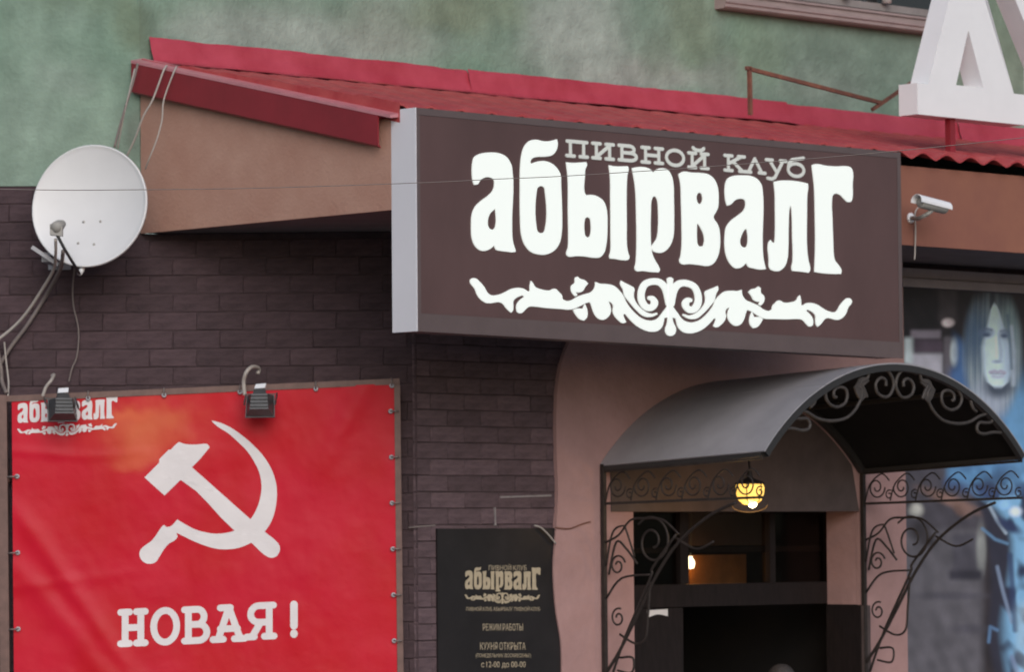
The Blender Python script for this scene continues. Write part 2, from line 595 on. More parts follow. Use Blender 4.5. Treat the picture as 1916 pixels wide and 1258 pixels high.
def brick_mesh(L, H, D, seed, bm_='brick'):
    rr = random.Random(seed)
    c = 0.003
    j = lambda: rr.uniform(-0.003, 0.003)
    a, h = L / 2, H / 2
    vs = [(-a, 0, -h), (a, 0, -h), (a, 0, h), (-a, 0, h),
          (-a + j(), -D + c, -h + j()), (a + j(), -D + c, -h + j()), (a + j(), -D + c, h + j()), (-a + j(), -D + c, h + j()),
          (-a + c, -D + j(), -h + c), (a - c, -D + j(), -h + c), (a - c, -D + j(), h - c), (-a + c, -D + j(), h - c)]
    fs = [(8, 9, 10, 11), (4, 5, 9, 8), (5, 6, 10, 9), (6, 7, 11, 10), (7, 4, 8, 11),
          (0, 1, 5, 4), (1, 2, 6, 5), (2, 3, 7, 6), (3, 0, 4, 7)]
    me = bpy.data.meshes.new('brick')
    me.from_pydata(vs, [], fs)
    me.materials.append(M[bm_])
    return me


HJ = 0.0025
FULL = {m_: [brick_mesh(BL - HJ, h_ - JT, BD, k, m_) for k in range(6)] for m_, h_ in (('brick', CO), ('brick_front', COF))}
CUTS = {}


def lay(parent, place, a0, a1, z0, z1, rot, keep, stuff_mb, lo=-1e9, hi=1e9, bm_='brick'):
    """bricks along a from a0 to a1; place(a, z) -> world point on the bed"""
    org = ORG[parent.name]
    CO = COF if bm_ == 'brick_front' else globals()['CO']
    row = 0
    z = z0
    while z < z1 - 0.03:
        h = min(CO, z1 - z)
        a = a0 - (BL / 2 if row % 2 else 0)
        while a < a1 - 0.01:
            l, r = max(a, a0), min(a + BL, a1)
            if r - l > 0.04 and lo <= (l + r) / 2 < hi:
                ca, cz = (l + r) / 2, z + h / 2
                p = place(ca, cz)
                if keep(ca, cz):
                    if abs(r - l - BL) < 0.002 and abs(h - CO) < 0.002:
                        me = random.choice(FULL[bm_])
                    else:
                        key = (round(r - l, 2), round(h, 2), bm_)
                        if key not in CUTS:
                            CUTS[key] = brick_mesh(r - l - HJ, h - JT, BD, len(CUTS), bm_)
                        me = CUTS[key]
                    o = bpy.data.objects.new('brick', me)
                    sc.collection.objects.link(o)
                    o.parent = parent
                    o.location = p - org
                    o.rotation_euler = (random.uniform(-.012, .012), random.uniform(-.006, .006), rot + random.uniform(-.012, .012))
                elif stuff_mb is not None:
                    R = Matrix.Rotation(rot, 3, 'Z')
                    a_, h_ = (r - l - JT) / 2, (h - JT) / 2
                    stuff_mb.hexa([p + R @ Vector(q) for q in [(-a_, 0, -h_), (a_, 0, -h_), (a_, 0, h_), (-a_, 0, h_),
                                                             (-a_, -BD, -h_), (a_, -BD, -h_), (a_, -BD, h_), (-a_, -BD, h_)]])
            a += BL
        z += CO
        row += 1


bw = MB()                                        # bed, left of the block corner, down to the pavement
bw.xy(K.x - 3.2, K.x, YB + BD, YB + th, ZG, ZBR - 0.003)
bw.xy(K.x - .06, K.x + .06, YB + BD + .006, YB + .2, ZG, ZSOF)
bed = part('brick_wall', bw, 'mortar', block)
rest = MB()
zb = ZBR - 44 * CO
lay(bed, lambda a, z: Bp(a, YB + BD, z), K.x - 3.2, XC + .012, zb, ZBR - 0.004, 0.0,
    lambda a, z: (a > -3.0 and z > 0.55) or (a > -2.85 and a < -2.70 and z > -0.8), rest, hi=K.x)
part('hidden_brick', rest, 'brick', bed, kind='stuff')

# window in the block, above the roof
s0, zs = hs(1337, 12, 0.0)
s1, _ = hs(1770, 66, 0.0)
ztop_sill = hs(1345, -2, 0.0)[1]
win = thing('window', 'upper window with mauve sill, cut off by the top of the picture', 'window', P((s0 + s1) / 2, 0, zs))
b = MB()
prof = [(-0.02, -.115), (0.075, -.115), (0.09, -.105), (0.09, -.085), (0.10, -.08), (0.10, -.062), (0.055, -.055), (0.055, -.03), (0.07, -.025), (0.07, -.01), (-.02, 0.0)]
zt = ztop_sill + 0.05
b.prism([P(s0, t, zt + z) for t, z in prof], [P(s1, t, zt + z) for t, z in prof])
part('sill', b, 'sill', win)
b = MB()
b.st(s0 + .03, s1, 0.004, 0.045, zt, zt + 0.045)
b.st(s0 + .03, s0 + .12, 0.004, 0.04, zt + 0.046, zt + 1.2)
b.st((s0 + s1) / 2 - .04, (s0 + s1) / 2 + .04, 0.004, 0.038, zt + 0.046, zt + 1.2)
b.st(s1 - .09, s1 - .003, 0.004, 0.038, zt + 0.046, zt + 1.2)
part('frame', b, 'win_frame', win)
for a0, a1 in ((s0 + .122, (s0 + s1) / 2 - .042), ((s0 + s1) / 2 + .042, s1 - .092)):
    b = MB()
    b.st(a0, a1, 0.004, 0.012, zt + 0.047, zt + 1.19)
    part('pane', b, 'glass', win)


def potted(px, py, lab, leafy):
    s_, z_ = hs(px, py, 0.055)
    z_ = zt + 0.047
    t_ = thing('potted_plant', lab, 'plant', P(s_, 0.075, z_), 'potted plants on the upper sill')
    bb = MB()
    bb.lathe([(0.0, 0.0), (0.03, 0.0), (0.042, .09), (0.045, .095), (0.036, .093), (0.0, .085)], P(s_, 0.075, z_), (0, 0, 1), 14)
    part('pot', bb, 'pot', t_)
    for k in range(leafy):
        a = random.uniform(0, 6.28)
        lean = random.uniform(.05, .11)
        q = P(s_, 0.075, z_ + 0.085)
        d = Vector((math.cos(a), math.sin(a), 0))
        w = Vector((-d.y, d.x, 0)) * random.uniform(.02, .032)
        hgt = random.uniform(.08, .2)
        lf = MB()
        m1 = q + d * lean * .55 + Vector((0, 0, hgt * .6))
        lf.add([q, m1 - w, q + d * lean + Vector((0, 0, hgt)), m1 + w, m1 + Vector((0, 0, .012))], [(0, 1, 4), (1, 2, 4), (2, 3, 4), (3, 0, 4)])
        part('leaf', lf, 'leaf', t_)


potted(1580, 5, 'white flower pot on the upper window sill, left of the two', 9)
potted(1655, 15, 'white flower pot with dark leaves on the sill beside the big white letter', 14)

# ------------------------------------------------------------------ annex with the club entrance
annex = thing('entrance_annex', 'dark brick annex with pink plaster round the club doorway under the red roof', 'building', P(SC + 2, TF, ZG))
b = MB()
b.xy(K.x, XC - 0.0, YB + BD, YB + .25, ZG, ZSOF - .002)
sbed = part('side_wall', b, 'mortar', annex)
rest = MB()
zb2 = zb
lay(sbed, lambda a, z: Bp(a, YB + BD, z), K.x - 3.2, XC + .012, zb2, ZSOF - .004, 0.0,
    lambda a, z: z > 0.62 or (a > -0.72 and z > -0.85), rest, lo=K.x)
part('hidden_brick', rest, 'brick', sbed, kind='stuff')

SPL = hs(1040, 850, TF)[0]                      # left edge of plaster
SO0 = hs(1180, 1050, TF)[0]                     # door opening
SO1 = hs(1604, 1050, TF)[0]
SW0 = hs(1690, 1000, TF)[0]                     # shop window
SEND = 9.5
ZL = 0.17                                       # lintel above the opening
b = MB()
b.st(SC + .02, SO0, TF - .25, TF - BD, ZG, ZSOF - .002)
fbed = part('front_wall', b, 'mortar', annex)
rest = MB()
lay(fbed, lambda a, z: P(a, TF - BD, z), SC - .012, SPL + .25, zb2, ZSOF - .004, ANG,
    lambda a, z: z > -0.85 and z < 1.25 and a < SPL + .12, rest, bm_='brick_front')
part('hidden_brick', rest, 'brick_front', fbed, kind='stuff')
b = MB()                                        # pale joint smears
for x0, y0, x1, y1 in ((935, 931, 1030, 928), (925, 950, 926, 984)):
    a, z = hs(x0, y0, TF)
    a2, z2 = hs(x1, y1, TF)
    b.bar(P(a, TF + .001, z), P(a2, TF + .001, z2), .01, .012, N.to_3d())
part('mortar_smear', b, 'pale_mortar', fbed)
b = MB()                                        # wall over the door and right of it
b.st(SO0 + .002, SO1 - .002, TF - .25, TF - .006, ZL, ZSOF - .002)
b.st(SO1 + .021, SW0, TF - .25, TF - .006, ZG, ZSOF - .002)
b.st(SW0 + .002, SEND, TF - .25, TF - .006, 1.535, ZSOF - .002)
b.st(SW0 + .002, SEND, TF - .25, TF - .006, ZG, -1.6)
part('wall_core', b, 'mortar', annex)

# plaster surround with its hand-trowelled left edge
edge_px = [(1064, 640), (1050, 680), (1042, 730), (1040, 790), (1041, 860), (1043, 930), (1039, 1000), (1035, 1060), (1037, 1110), (1041, 1150), (1049, 1200), (1051, 1258), (1050, 1330)]
left = [hs(x, y, TF + .02) for x, y in smooth_path([Vector(q) for q in edge_px], 4)]
left = [(left[0][0], ZSOF - .004)] + left + [(left[-1][0], ZG)]
b = MB()
loop = left + [(SO0, ZG), (SO0, ZL), (SO1, ZL), (SO1, ZG), (SW0, ZG), (SW0, ZSOF - .004)]
b.shape([loop], lambda a, z, d: P(a, TF + d, z), -.004, 0.024)
part('plaster_surround', b, 'pink', annex)
b = MB()                                        # right-hand reveal and its dark lower lining
zj = hs(1590, 1133, TF)[1]
b.st(SO1, SO1 + .02, TF - .24, TF - .007, zj + .002, ZL - .002)
part('door_reveal', b, 'pink', annex)
b = MB()
b.st(SO1 - .012, SO1 + .02, TF - .24, TF + .03, ZG, zj)
part('jamb_lining', b, 'door_dark', annex)
b = MB()
b.st(SO1 - .006, SO1 + .055, TF + .031, TF + .05, ZG, zj - .003)
part('jamb_post', b, 'jamb', annex)

# doorway: frame, transom, leaf, dark room behind
TD = TF - .24
door = thing('doorway', 'dark club doorway with glazed transom and a pale plate on its left leaf', 'door', P((SO0 + SO1) / 2, TD, ZG))
zt0, zt1 = hs(1400, 1092, TD)[1], hs(1400, 960, TD)[1]
sl = hs(1280, 1200, TD)[0]
b = MB()
b.st(SO0 - .3, SO1, TD - .06, TD, zt0 - .13, zt0)                     # transom rail
b.st(SO0 - .3, SO1, TD - .06, TD, zt1, zt1 + .12)
b.st(SO0 - .3, SO1, TD - .05, TD - .012, zt1 + .123, ZL + .3)
b.st(SO0 - .3, SO0 + .1, TD - .06, TD, ZG, zt0 - .133)
part('door_frame', b, 'door_dark', door)
b = MB()
sm = hs(1283, 1030, TD)[0]
b.st(sm - .05, sm + .02, TD - .06, TD + .004, zt0 + .002, zt1 - .002)
b.st(hs(1440, 1030, TD)[0], hs(1450, 1030, TD)[0], TD - .06, TD + .003, zt0 + .002, zt1 - .002)
part('transom_mullion', b, 'door_dark', door)
for a0, a1 in ((SO0 - .2, sm - .052), (sm + .022, hs(1438, 1030, TD)[0]), (hs(1452, 1030, TD)[0], SO1 - .002)):
    b = MB()
    zc_ = zt0 + .002
    b.st(a0, a1, TD - .034, TD - .028, zc_, zt1 - .002)
    gm = M['thin_glass']
    part('transom_pane', b, gm, door)
b = MB()
b.st(SO0 - .3, sl, TD - .05, TD - .006, ZG + .01, zt0 - .135)
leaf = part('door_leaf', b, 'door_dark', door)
b = MB()
a, z = hs(1212, 1157, TD)
a2, z2 = hs(1250, 1142, TD)
b.shape([smooth_loop([(a, z), (a, z2), (a2, z2 + .004), (a2, z + .006), ((a + a2) / 2, z + .018)], 4)], lambda p, q, d: P(p, TD - .006 + d, q), 0, .004)
part('plate', b, 'white', leaf)
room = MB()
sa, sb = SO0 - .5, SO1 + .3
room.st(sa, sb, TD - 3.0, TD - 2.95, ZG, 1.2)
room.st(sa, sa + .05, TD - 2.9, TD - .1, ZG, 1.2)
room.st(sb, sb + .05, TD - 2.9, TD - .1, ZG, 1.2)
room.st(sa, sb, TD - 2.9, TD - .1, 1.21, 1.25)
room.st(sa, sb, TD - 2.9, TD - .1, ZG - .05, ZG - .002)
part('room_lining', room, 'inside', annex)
TI = TD - .34
b = MB()
a, z = hs(1296, 1087, TI)
a2, z2 = hs(1396, 1038, TI)
b.st(a - .02, a2, TI - .03, TI, z - .05, z2)
part('lit_panel', b, 'inside_warm', annex)
b = MB()
a, z = hs(1287, 1022, TI)
a2, z2 = hs(1440, 948, TI)
b.st(a, a2, TI - .04, TI - .005, z, z2 + .05)
part('brown_panel', b, 'jamb', annex)
b = MB()
zr = hs(1400, 1030, TD)[1]
b.st(SO0 - .3, SO1 - .003, TD - .055, TD - .036, zr - .012, zr + .02)
part('transom_bar', b, 'door_dark', door)
sp, zp = hs(1292, 1056, TD - .26)
bulb = thing('bare_bulb', 'small glowing bulb behind the door transom, below the yellow lantern', 'lamp', P(sp, TD - .26, zp))
b = MB()
b.lathe([(0, -.03), (.02, -.025), (.027, 0), (.024, .02), (.012, .036), (.012, .045), (0, .045)], P(sp, TD - .26, zp), (0, 0, 1), 14)
part('glass_bulb', b, 'bulb', bulb)
b = MB()
b.tube([P(sp, TD - .26, zp + .045), P(sp, TD - .2, 1.2)], .004, 6)
part('cord', b, 'cable_dark', bulb)


def point(name, loc, col, en, rad=.03):
    l = bpy.data.lights.new(name, 'POINT')
    l.energy = en
    l.color = col
    l.shadow_soft_size = rad
    o = bpy.data.objects.new(name, l)
    sc.collection.objects.link(o)
    return o, loc


def child_light(parent, name, loc, col, en, rad=.03):
    o, _ = point(name, loc, col, en, rad)
    o.parent = parent
    o.location = Vector(loc) - ORG[parent.name]
    return o


child_light(bulb, 'bulb_light', P(sp + .04, TD - .29, zp - .02), (1.0, .42, .08), 0.9)

# grey window head and shop poster
b = MB()
b.prism([P(SW0 - .03, TF + t, z) for t, z in ((0, 1.505), (.05, 1.505), (.05, 1.555), (.03, 1.565), (.03, 1.62), (0, 1.62))],
        [P(SEND, TF + t, z) for t, z in ((0, 1.505), (.05, 1.505), (.05, 1.555), (.03, 1.565), (.03, 1.62), (0, 1.62))])
part('window_head', b, 'trim_grey', annex)


# poster: one printed sheet in the shop window (print made with numpy, one colour per grid point)
import numpy as np


def poster_cols(x, y):
    S = lambda r, g, b_, k=1.95: np.array([c * k for c in srgb(r, g, b_)])
    n = len(x)
    c = np.tile(S(36, 31, 34), (n, 1))
    ss = lambda a, b_, v: (lambda t: t * t * (3 - 2 * t))(np.clip((v - a) / (b_ - a), 0, 1))
    rg = np.random.RandomState(5)

    def field(f, ax=1.0, ay=1.0, m=14):
        o = np.zeros(n)
        for _ in range(m):
            th, q = rg.uniform(0, 6.283), rg.uniform(.5, 1.6) * f
            o += np.sin((x * ax * math.cos(th) + y * ay * math.sin(th)) * q + rg.uniform(0, 6.283))
        return o / math.sqrt(m / 2)

    def put(col, m):
        nonlocal c
        c = c + (col - c) * np.clip(m, 0, 1)[:, None]

    def em(cx, cy, rx, ry, soft=.3, rot=0.0):
        dx, dy = x - cx, y - cy
        cr, sr = math.cos(rot), math.sin(rot)
        return 1 - ss(1 - soft, 1 + soft, np.hypot((dx * cr + dy * sr) / rx, (-dx * sr + dy * cr) / ry))

    def rm(x0, y0, x1, y1, s_=4):
        return ss(x0 - s_, x0 + s_, x) * (1 - ss(x1 - s_, x1 + s_, x)) * ss(y0 - s_, y0 + s_, y) * (1 - ss(y1 - s_, y1 + s_, y))

    def lm(pts, w, soft=.6):
        best = np.full(n, 1e9)
        for (ax, ay), (bx, by) in zip(pts, pts[1:]):
            vx, vy = bx - ax, by - ay
            t = np.clip(((x - ax) * vx + (y - ay) * vy) / (vx * vx + vy * vy), 0, 1)
            best = np.minimum(best, np.hypot(x - ax - vx * t, y - ay - vy * t))
        return 1 - ss(w * (1 - soft), w * (1 + soft), best)
    coarse, mid_, fine = field(.02), field(.06), field(.16)
    c = c * (1 + .18 * coarse)[:, None]
    put(S(60, 54, 58), rm(1757, 500, 1790, 600, 7) * .9)
    put(S(178, 168, 174), em(1774, 604, 11, 8, .5))
    put(S(112, 106, 118), rm(1704, 618, 1760, 634, 5))
    put(S(68, 58, 70), rm(1708, 636, 1764, 660, 5))
    put(S(142, 142, 154), rm(1698, 662, 1764, 750, 6))
    put(S(160, 172, 178), rm(1692, 632, 1708, 680, 6))
    put(S(84, 80, 88), rm(1766, 630, 1782, 720, 5))
    put(S(165, 176, 180), em(1786, 660, 8, 24, .5))
    put(S(52, 74, 112), rm(1776, 690, 1830, 900, 14))
    # grey street behind
    gy = S(74, 72, 78)
    put(gy, rm(1500, 985, 1838, 2000, 12))
    put(S(58, 55, 62), rm(1500, 850, 1850, 990, 14))
    put(S(150, 150, 145), em(1714, 955, 12, 12, .7))
    put(S(108, 84, 76), em(1780, 938, 58, 10, .6, .38) * .8)
    put(S(96, 74, 68), em(1800, 958, 16, 9, .6, .5) * .8)
    put(S(46, 42, 46), em(1722, 995, 20, 16, .6))
    put(S(46, 42, 46), em(1735, 1012, 14, 12, .6))
    put(S(60, 58, 66), rm(1782, 1000, 1840, 1075, 7))
    put(S(104, 106, 106), em(1836, 1028, 9, 42, .6))
    put(S(40, 38, 46), rm(1776, 1068, 1838, 1086, 7))
    put(S(60, 58, 66), em(1780, 1116, 62, 7, .7) * .8)
    put(S(60, 58, 66), em(1815, 1178, 32, 9, .7) * .8)
    c = c * (1 + .05 * mid_ + .05 * fine)[:, None]
    # dark coat edge, then the denim
    edge = 1838 + 10 * np.sin(y * .02) + 22 * ss(1000, 1150, y) - 16 * ss(780, 880, y) * (1 - ss(900, 1000, y))
    put(S(38, 37, 48), ss(-8, 8, x - edge) * ss(835, 870, y))
    jack = ss(-12, 12, x - (edge + 15 + 14 * coarse - 28 * (1 - ss(880, 960, y)))) * ss(845, 890, y)
    den = ss(.22, .95, .5 + .40 * mid_ + .24 * fine + .25 * coarse)
    dark, lite = S(38, 44, 66), S(100, 140, 172)
    dcol = dark + (lite - dark) * (den ** 1.3)[:, None]
    c = c + (dcol - c) * np.clip(jack, 0, 1)[:, None]
    sh = ss(-14, 14, y - (1700 - x) * -.9 - 548) * (1 - ss(-30, 60, x - 1905)) * (1 - ss(855, 900, y)) * ss(1775, 1800, x)
    put(S(62, 92, 136), sh * .9)
    put(S(74, 112, 148), rm(1772, 862, 2100, 906, 9) * np.clip(.75 + .3 * mid_, 0, 1))
    put(S(50, 66, 100), lm([(1775, 905), (1850, 925), (1930, 915)], 10, .8) * .7)
    put(S(84, 124, 160), em(1905, 800, 30, 90, .6) * .95)
    for pts, w, col in (([(1850, 945), (1866, 975), (1882, 998)], 5, (170, 190, 210)), ([(1838, 990), (1862, 1010), (1885, 1018)], 4.5, (104, 146, 186)),
                        ([(1866, 1062), (1876, 1105), (1893, 1165)], 5.5, (134, 152, 182)), ([(1850, 1202), (1853, 1174), (1866, 1180)], 5, (96, 130, 172)),
                        ([(1893, 1230), (1905, 1262)], 6, (118, 130, 168))):
        put(S(*[int(v * .8) for v in col]), lm(pts, w * .6, .95) * .75)
    put(S(176, 186, 204), em(1900, 958, 11, 9, .6))
    put(S(120, 160, 200), em(1880, 945, 10, 9, .6))
    put(S(38, 46, 74), em(1888, 985, 24, 9, .6, .5))
    put(S(40, 50, 78), lm([(1890, 1040), (1896, 1120), (1900, 1180)], 5, .8) * .8)
    put(S(140, 162, 178), ss(0, 26, x - (1890 + 5 * mid_)) * ss(1115, 1150, y) * (.55 + .4 * np.clip(mid_, -1, 1)))
    # hair, in soft locks
    lock = np.sin(x * .55 + 2.2 * np.sin(y * .012) + 1.5 * np.sin(x * .13)) + .6 * np.sin(x * 1.2 + y * .02)
    hair = em(1857, 660, 54, 125, .16)
    hcol = S(76, 93, 110) + (S(122, 134, 142) - S(76, 93, 110)) * np.clip(.5 + .3 * lock, 0, 1)[:, None]
    hcol = hcol + (S(58, 78, 104) - hcol) * (em(1822, 625, 26, 50, .8) * .8)[:, None]
    hcol = hcol + (S(104, 124, 128) - hcol) * (em(1896, 600, 26, 60, .8) * .6)[:, None]
    hcol = hcol + (S(140, 148, 166) - hcol) * (em(1850, 755, 36, 40, .8) * .7)[:, None]
    top_ = 1 - ss(528, 592, y + 10 * np.sin(x * .16))
    hcol = hcol + (S(46, 43, 50) - hcol) * (top_ * .95)[:, None]
    c = c + (hcol - c) * hair[:, None]
    put(S(44, 42, 50), em(1857, 560, 6, 34, .8) * .8)
    # neck, jaw shadow, face
    put(S(60, 68, 82), em(1868, 722, 26, 22, .5))
    fx = 1863 + (y - 600) * .045
    wd = np.interp(y, [566, 580, 600, 625, 650, 680, 700, 715, 726], [1, 8, 13, 20, 27, 27, 25, 20, 8])
    face = (1 - ss(.72, 1.22, np.abs(x - fx + 1) / wd)) * ss(562, 574, y) * (1 - ss(720, 730, y))
    fcol = S(168, 188, 204) + (S(140, 158, 180) - S(168, 188, 204)) * ss(-.1, 1.0, (x - fx) / 27)[:, None]
    c = c + (fcol - c) * face[:, None]
    put(S(84, 100, 128), em(1846, 623, 12, 8, .8) * .85)          # sockets
    put(S(94, 108, 134), em(1880, 626, 10, 8, .8) * .85)
    put(S(58, 70, 96), em(1846, 627, 7, 3.2, .6) * .9)
    put(S(68, 80, 104), em(1879, 629, 6, 3, .6) * .9)
    put(S(84, 96, 122), lm([(1836, 619), (1846, 615), (1856, 618)], 1.8, .8) * .8)
    put(S(96, 108, 130), lm([(1872, 620), (1881, 618), (1888, 622)], 1.6, .8) * .7)
    put(S(132, 148, 170), lm([(1869, 632), (1873, 660), (1872, 672)], 3.2, .9) * .7)
    put(S(106, 120, 144), em(1866, 677, 8, 3, .7) * .8)
    put(S(184, 200, 214), lm([(1864, 632), (1865, 668)], 2.4, .9) * .6)
    put(S(142, 140, 162), lm([(1853, 697), (1861, 695), (1867, 697), (1873, 695), (1880, 698)], 3.0, .7) * .9)
    put(S(112, 114, 138), lm([(1854, 699), (1867, 700), (1879, 700)], 1.1, .8) * .7)
    put(S(144, 142, 164), lm([(1858, 704), (1867, 706), (1876, 704)], 2.8, .8) * .6)
    put(S(178, 196, 210), em(1867, 717, 9, 5, .8) * .5)
    put(S(140, 152, 168), lm([(1892, 612), (1897, 660), (1896, 720)], 4, .9) * .8)      # pale lock over the cheek
    put(S(74, 92, 112), lm([(1885, 590), (1890, 640), (1893, 690)], 2.5, .9) * .7)
    return c * (1 + .03 * fine)[:, None]


b = MB()
pa0, pa1, pz0, pz1 = SW0 + .004, SW0 + 2.3, -1.55, 1.503
uu = [pa0 + 1.2 * i / 230 for i in range(230)] + [pa0 + 1.2 + (pa1 - pa0 - 1.2) * i / 30 for i in range(31)]
zz_ = [pz0 + (-.85 - pz0) * i / 30 for i in range(30)] + [-.85 + (pz1 + .85) * i / 420 for i in range(421)]
b.v = [P(a, TF + .006, z) for z in zz_ for a in uu]
nu_ = len(uu)
b.f = [(j * nu_ + i, j * nu_ + i + 1, (j + 1) * nu_ + i + 1, (j + 1) * nu_ + i) for j in range(len(zz_) - 1) for i in range(nu_ - 1)]
pw = np.array([tuple(p) for p in b.v]) - np.array((0, 0, ZC))
pc_ = pw @ np.array(CAMROT.to_3x3())
b.cols = [tuple(q_) for q_ in np.clip(poster_cols(PW / 2 + FPX * pc_[:, 0] / -pc_[:, 2], PH / 2 - FPX * pc_[:, 1] / -pc_[:, 2]), 0, 1)]
b.add([P(pa0, TF - .006, pz0), P(pa1, TF - .006, pz0), P(pa1, TF - .006, pz1), P(pa0, TF - .006, pz1)], [(0, 1, 2, 3)])
b.cols += [(.2, .2, .2)] * 4
solo('poster', b, 'poster', 'tall blue-tinted shop poster of a long-haired person in a blue jacket', 'poster')

# ------------------------------------------------------------------ lean-to roof
ZR0, ZR1 = 2.555, 2.155                         # roof at the block and at the eave
roof = thing('lean_to_roof', 'red metal lean-to roof with tan gable and boxed eave over the club entrance', 'roof', P(2, 1, ZSOF))
b = MB()                                        # tan gable panel
zg_l = ht(262, 150, 0)[1]
b.prism([P(0, 0.01, ZSOF), P(0, TE, ZSOF), P(0, TE, ZR1 - .03), P(0, 0.01, ZR0 - .03)],
        [P(.021, 0.01, ZSOF), P(.021, TE, ZSOF), P(.021, TE, ZR1 - .03), P(.021, 0.01, ZR0 - .03)])
part('gable_panel', b, 'tan', roof)
b = MB()
b.st(0.022, SEND, TE - .03, TE, ZSOF, ZR1 - .05)
part('eave_board', b, 'rust_tan', roof)
b = MB()
b.prism([P(0.021, 0.02, ZSOF + .002), P(0.021, TE - .031, ZSOF + .002), P(SEND, TE - .031, ZSOF + .002), P(SEND, .02, ZSOF + .002)],
        [P(0.021, 0.02, ZSOF + .03), P(0.021, TE - .031, ZSOF + .03), P(SEND, TE - .031, ZSOF + .03), P(SEND, .02, ZSOF + .03)])
part('soffit', b, 'soffit', roof)
WL = 0.212


def roofz(s, t):
    ph = (s % WL) / WL
    wv = 0.038 * (0.5 + 0.5 * math.cos(2 * math.pi * ph)) ** 0.8
    st = ((t / 0.35) % 1.0)
    return lerp(ZR0, ZR1, t / 2.06) + wv - 0.012 * st + 0.006


for k in range(8):                              # tile-profile sheets side by side
    a0, a1 = 0.0 + k * WL * 5.5, (k + 1) * WL * 5.5 + .01
    b = MB()
    nu, nv = 44, 60
    top = lambda u, v: P(lerp(a0, a1, u), lerp(0.02, 2.07, v), roofz(lerp(a0, a1, u), lerp(0.02, 2.07, v)) + .0015 * (k % 2))
    bot = lambda u, v: top(u, v) - Vector((0, 0, .006))
    b.grid(nu, nv, top)
    b.grid(nu, 1, lambda u, v: P(lerp(a0, a1, u), 2.07, roofz(lerp(a0, a1, u), 2.07) + .0015 * (k % 2) - .012 * v))
    b.grid(nu, 1, lambda u, v: bot(u, 0) if v > .5 else bot(u, 1))
    if k == 0:                                   # turned-down edge at the gable
        b.grid(1, nv, lambda u, v: top(0, v) - Vector((0, 0, .10 * (1 - u))))
    part('roof_sheet', b, 'roof', roof)
# verge trim on the gable
b = MB()
vz = lambda t: lerp(2.567, 2.135, t / 1.93)
tt = [0.0, 1.965]
H = .152
pr = [(-.055, 0), (-.055, -H), (-.035, -H - .012), (-.035, -H - .004), (-.047, -H + .006), (-.047, -.012), (.03, -.012), (.03, .004)]
b.prism([P(ds, tt[0], vz(tt[0]) + dz) for ds, dz in pr], [P(ds, tt[1], vz(tt[1]) + dz) for ds, dz in pr])
part('verge_trim', b, 'verge', roof)
b = MB()
pr2 = [(-.057, .001), (-.057, .016), (.03, .034), (.03, .012)]
b.prism([P(ds, -.0, vz(0) + dz) for ds, dz in pr2], [P(ds, 2.06, vz(2.06) + dz) for ds, dz in pr2])
part('verge_cap', b, 'cap', roof)
# flashing along the block
FS = [hs(x, y, .02)[0] for x, y in ((279, 90), (873, 150), (1469, 210), (1790, 240), (2150, 270))]
for k in range(4):
    b = MB()
    a0, a1 = FS[k] + .002, FS[k + 1] + .012
    up = .009 * (k % 2)

    def fl(u, v, a0=a0, a1=a1, up=up, k=k):
        s = lerp(a0, a1, u)
        pts = [(.012, 2.716), (.020, 2.70), (.030, 2.64), (.052, 2.585), (.13, 2.568), (.185, 2.558)]
        x = v * (len(pts) - 1)
        i = min(int(x), len(pts) - 2)
        t = lerp(pts[i][0], pts[i + 1][0], x - i)
        z = lerp(pts[i][1], pts[i + 1][1], x - i)
        wob = .008 * fbm(s * 1.5, v * 1.5, 20 + k)
        lift = .006 * max(0, fbm(s * 2.3, 3.0, 31)) * sstep(.75, 1, v)
        return P(s, t + wob + up + .004, z + wob * .6 + lift - (.012 if k >= 2 else 0) + .004 * fbm(s * 6, 0, 3) * (v < .1))
    b.grid(60, 20, fl)
    part('flashing', b, 'flash', roof)

# ------------------------------------------------------------------ the lit sign
sL, zB = hs(780, 620, TS)
sR, zBr = hs(1690, 671, TS)
zT = hs(780, 201, TS)[1]


def zbs(s):
    return lerp(zB, zBr, (s - sL) / (sR - sL))


def slab(mb, s0, s1, t0, t1, z0, z1):           # box whose edges may follow zbs
    g = lambda z, s: z(s) if callable(z) else z
    return mb.hexa([P(s0, t0, g(z0, s0)), P(s1, t0, g(z0, s1)), P(s1, t0, g(z1, s1)), P(s0, t0, g(z1, s0)),
                    P(s0, t1, g(z0, s0)), P(s1, t1, g(z0, s1)), P(s1, t1, g(z1, s1)), P(s0, t1, g(z1, s0))])


sign = thing('lit_sign', 'wide brown box sign with glowing white lettering above the awning', 'sign', P((sL + sR) / 2, TS, zB))
D0, D1 = TE + .003, TS
b = MB()
b.st(sL, sL + .006, D0, D1, zB, zT)
part('side_panel', b, 'side_white', sign, label='plain white left side of the box sign')
b = MB()
slab(b, sL + .0065, sR, D0, D1 - .014, lambda s: zbs(s) + .004, zT - .004)
part('cabinet', b, 'sign_frame', sign)
b = MB()
fw, gx = .045, .0005
slab(b, sL + .0065, sR, D1 - .0135, D1, zbs, lambda s: zbs(s) + .09)
b.st(sL + .0065, sR, D1 - .0135, D1, zT - .035, zT)
slab(b, sL + .0065, sL + .03, D1 - .0135, D1, lambda s: zbs(s) + .0905, zT - .0355)
slab(b, sR - .03, sR, D1 - .0135, D1, lambda s: zbs(s) + .0905, zT - .0355)
part('face_frame', b, 'sign_frame', sign)
b = MB()
slab(b, sL + .0305, sR - .0305, D1 - .0135, D1 - .003, lambda s: zbs(s) + .0905, zT - .0355)
part('face_panel', b, 'sign_face', sign)


def tr(pts, ox, oy, sc_):
    return [(ox + x / sc_, oy + y / sc_) for x, y in pts]


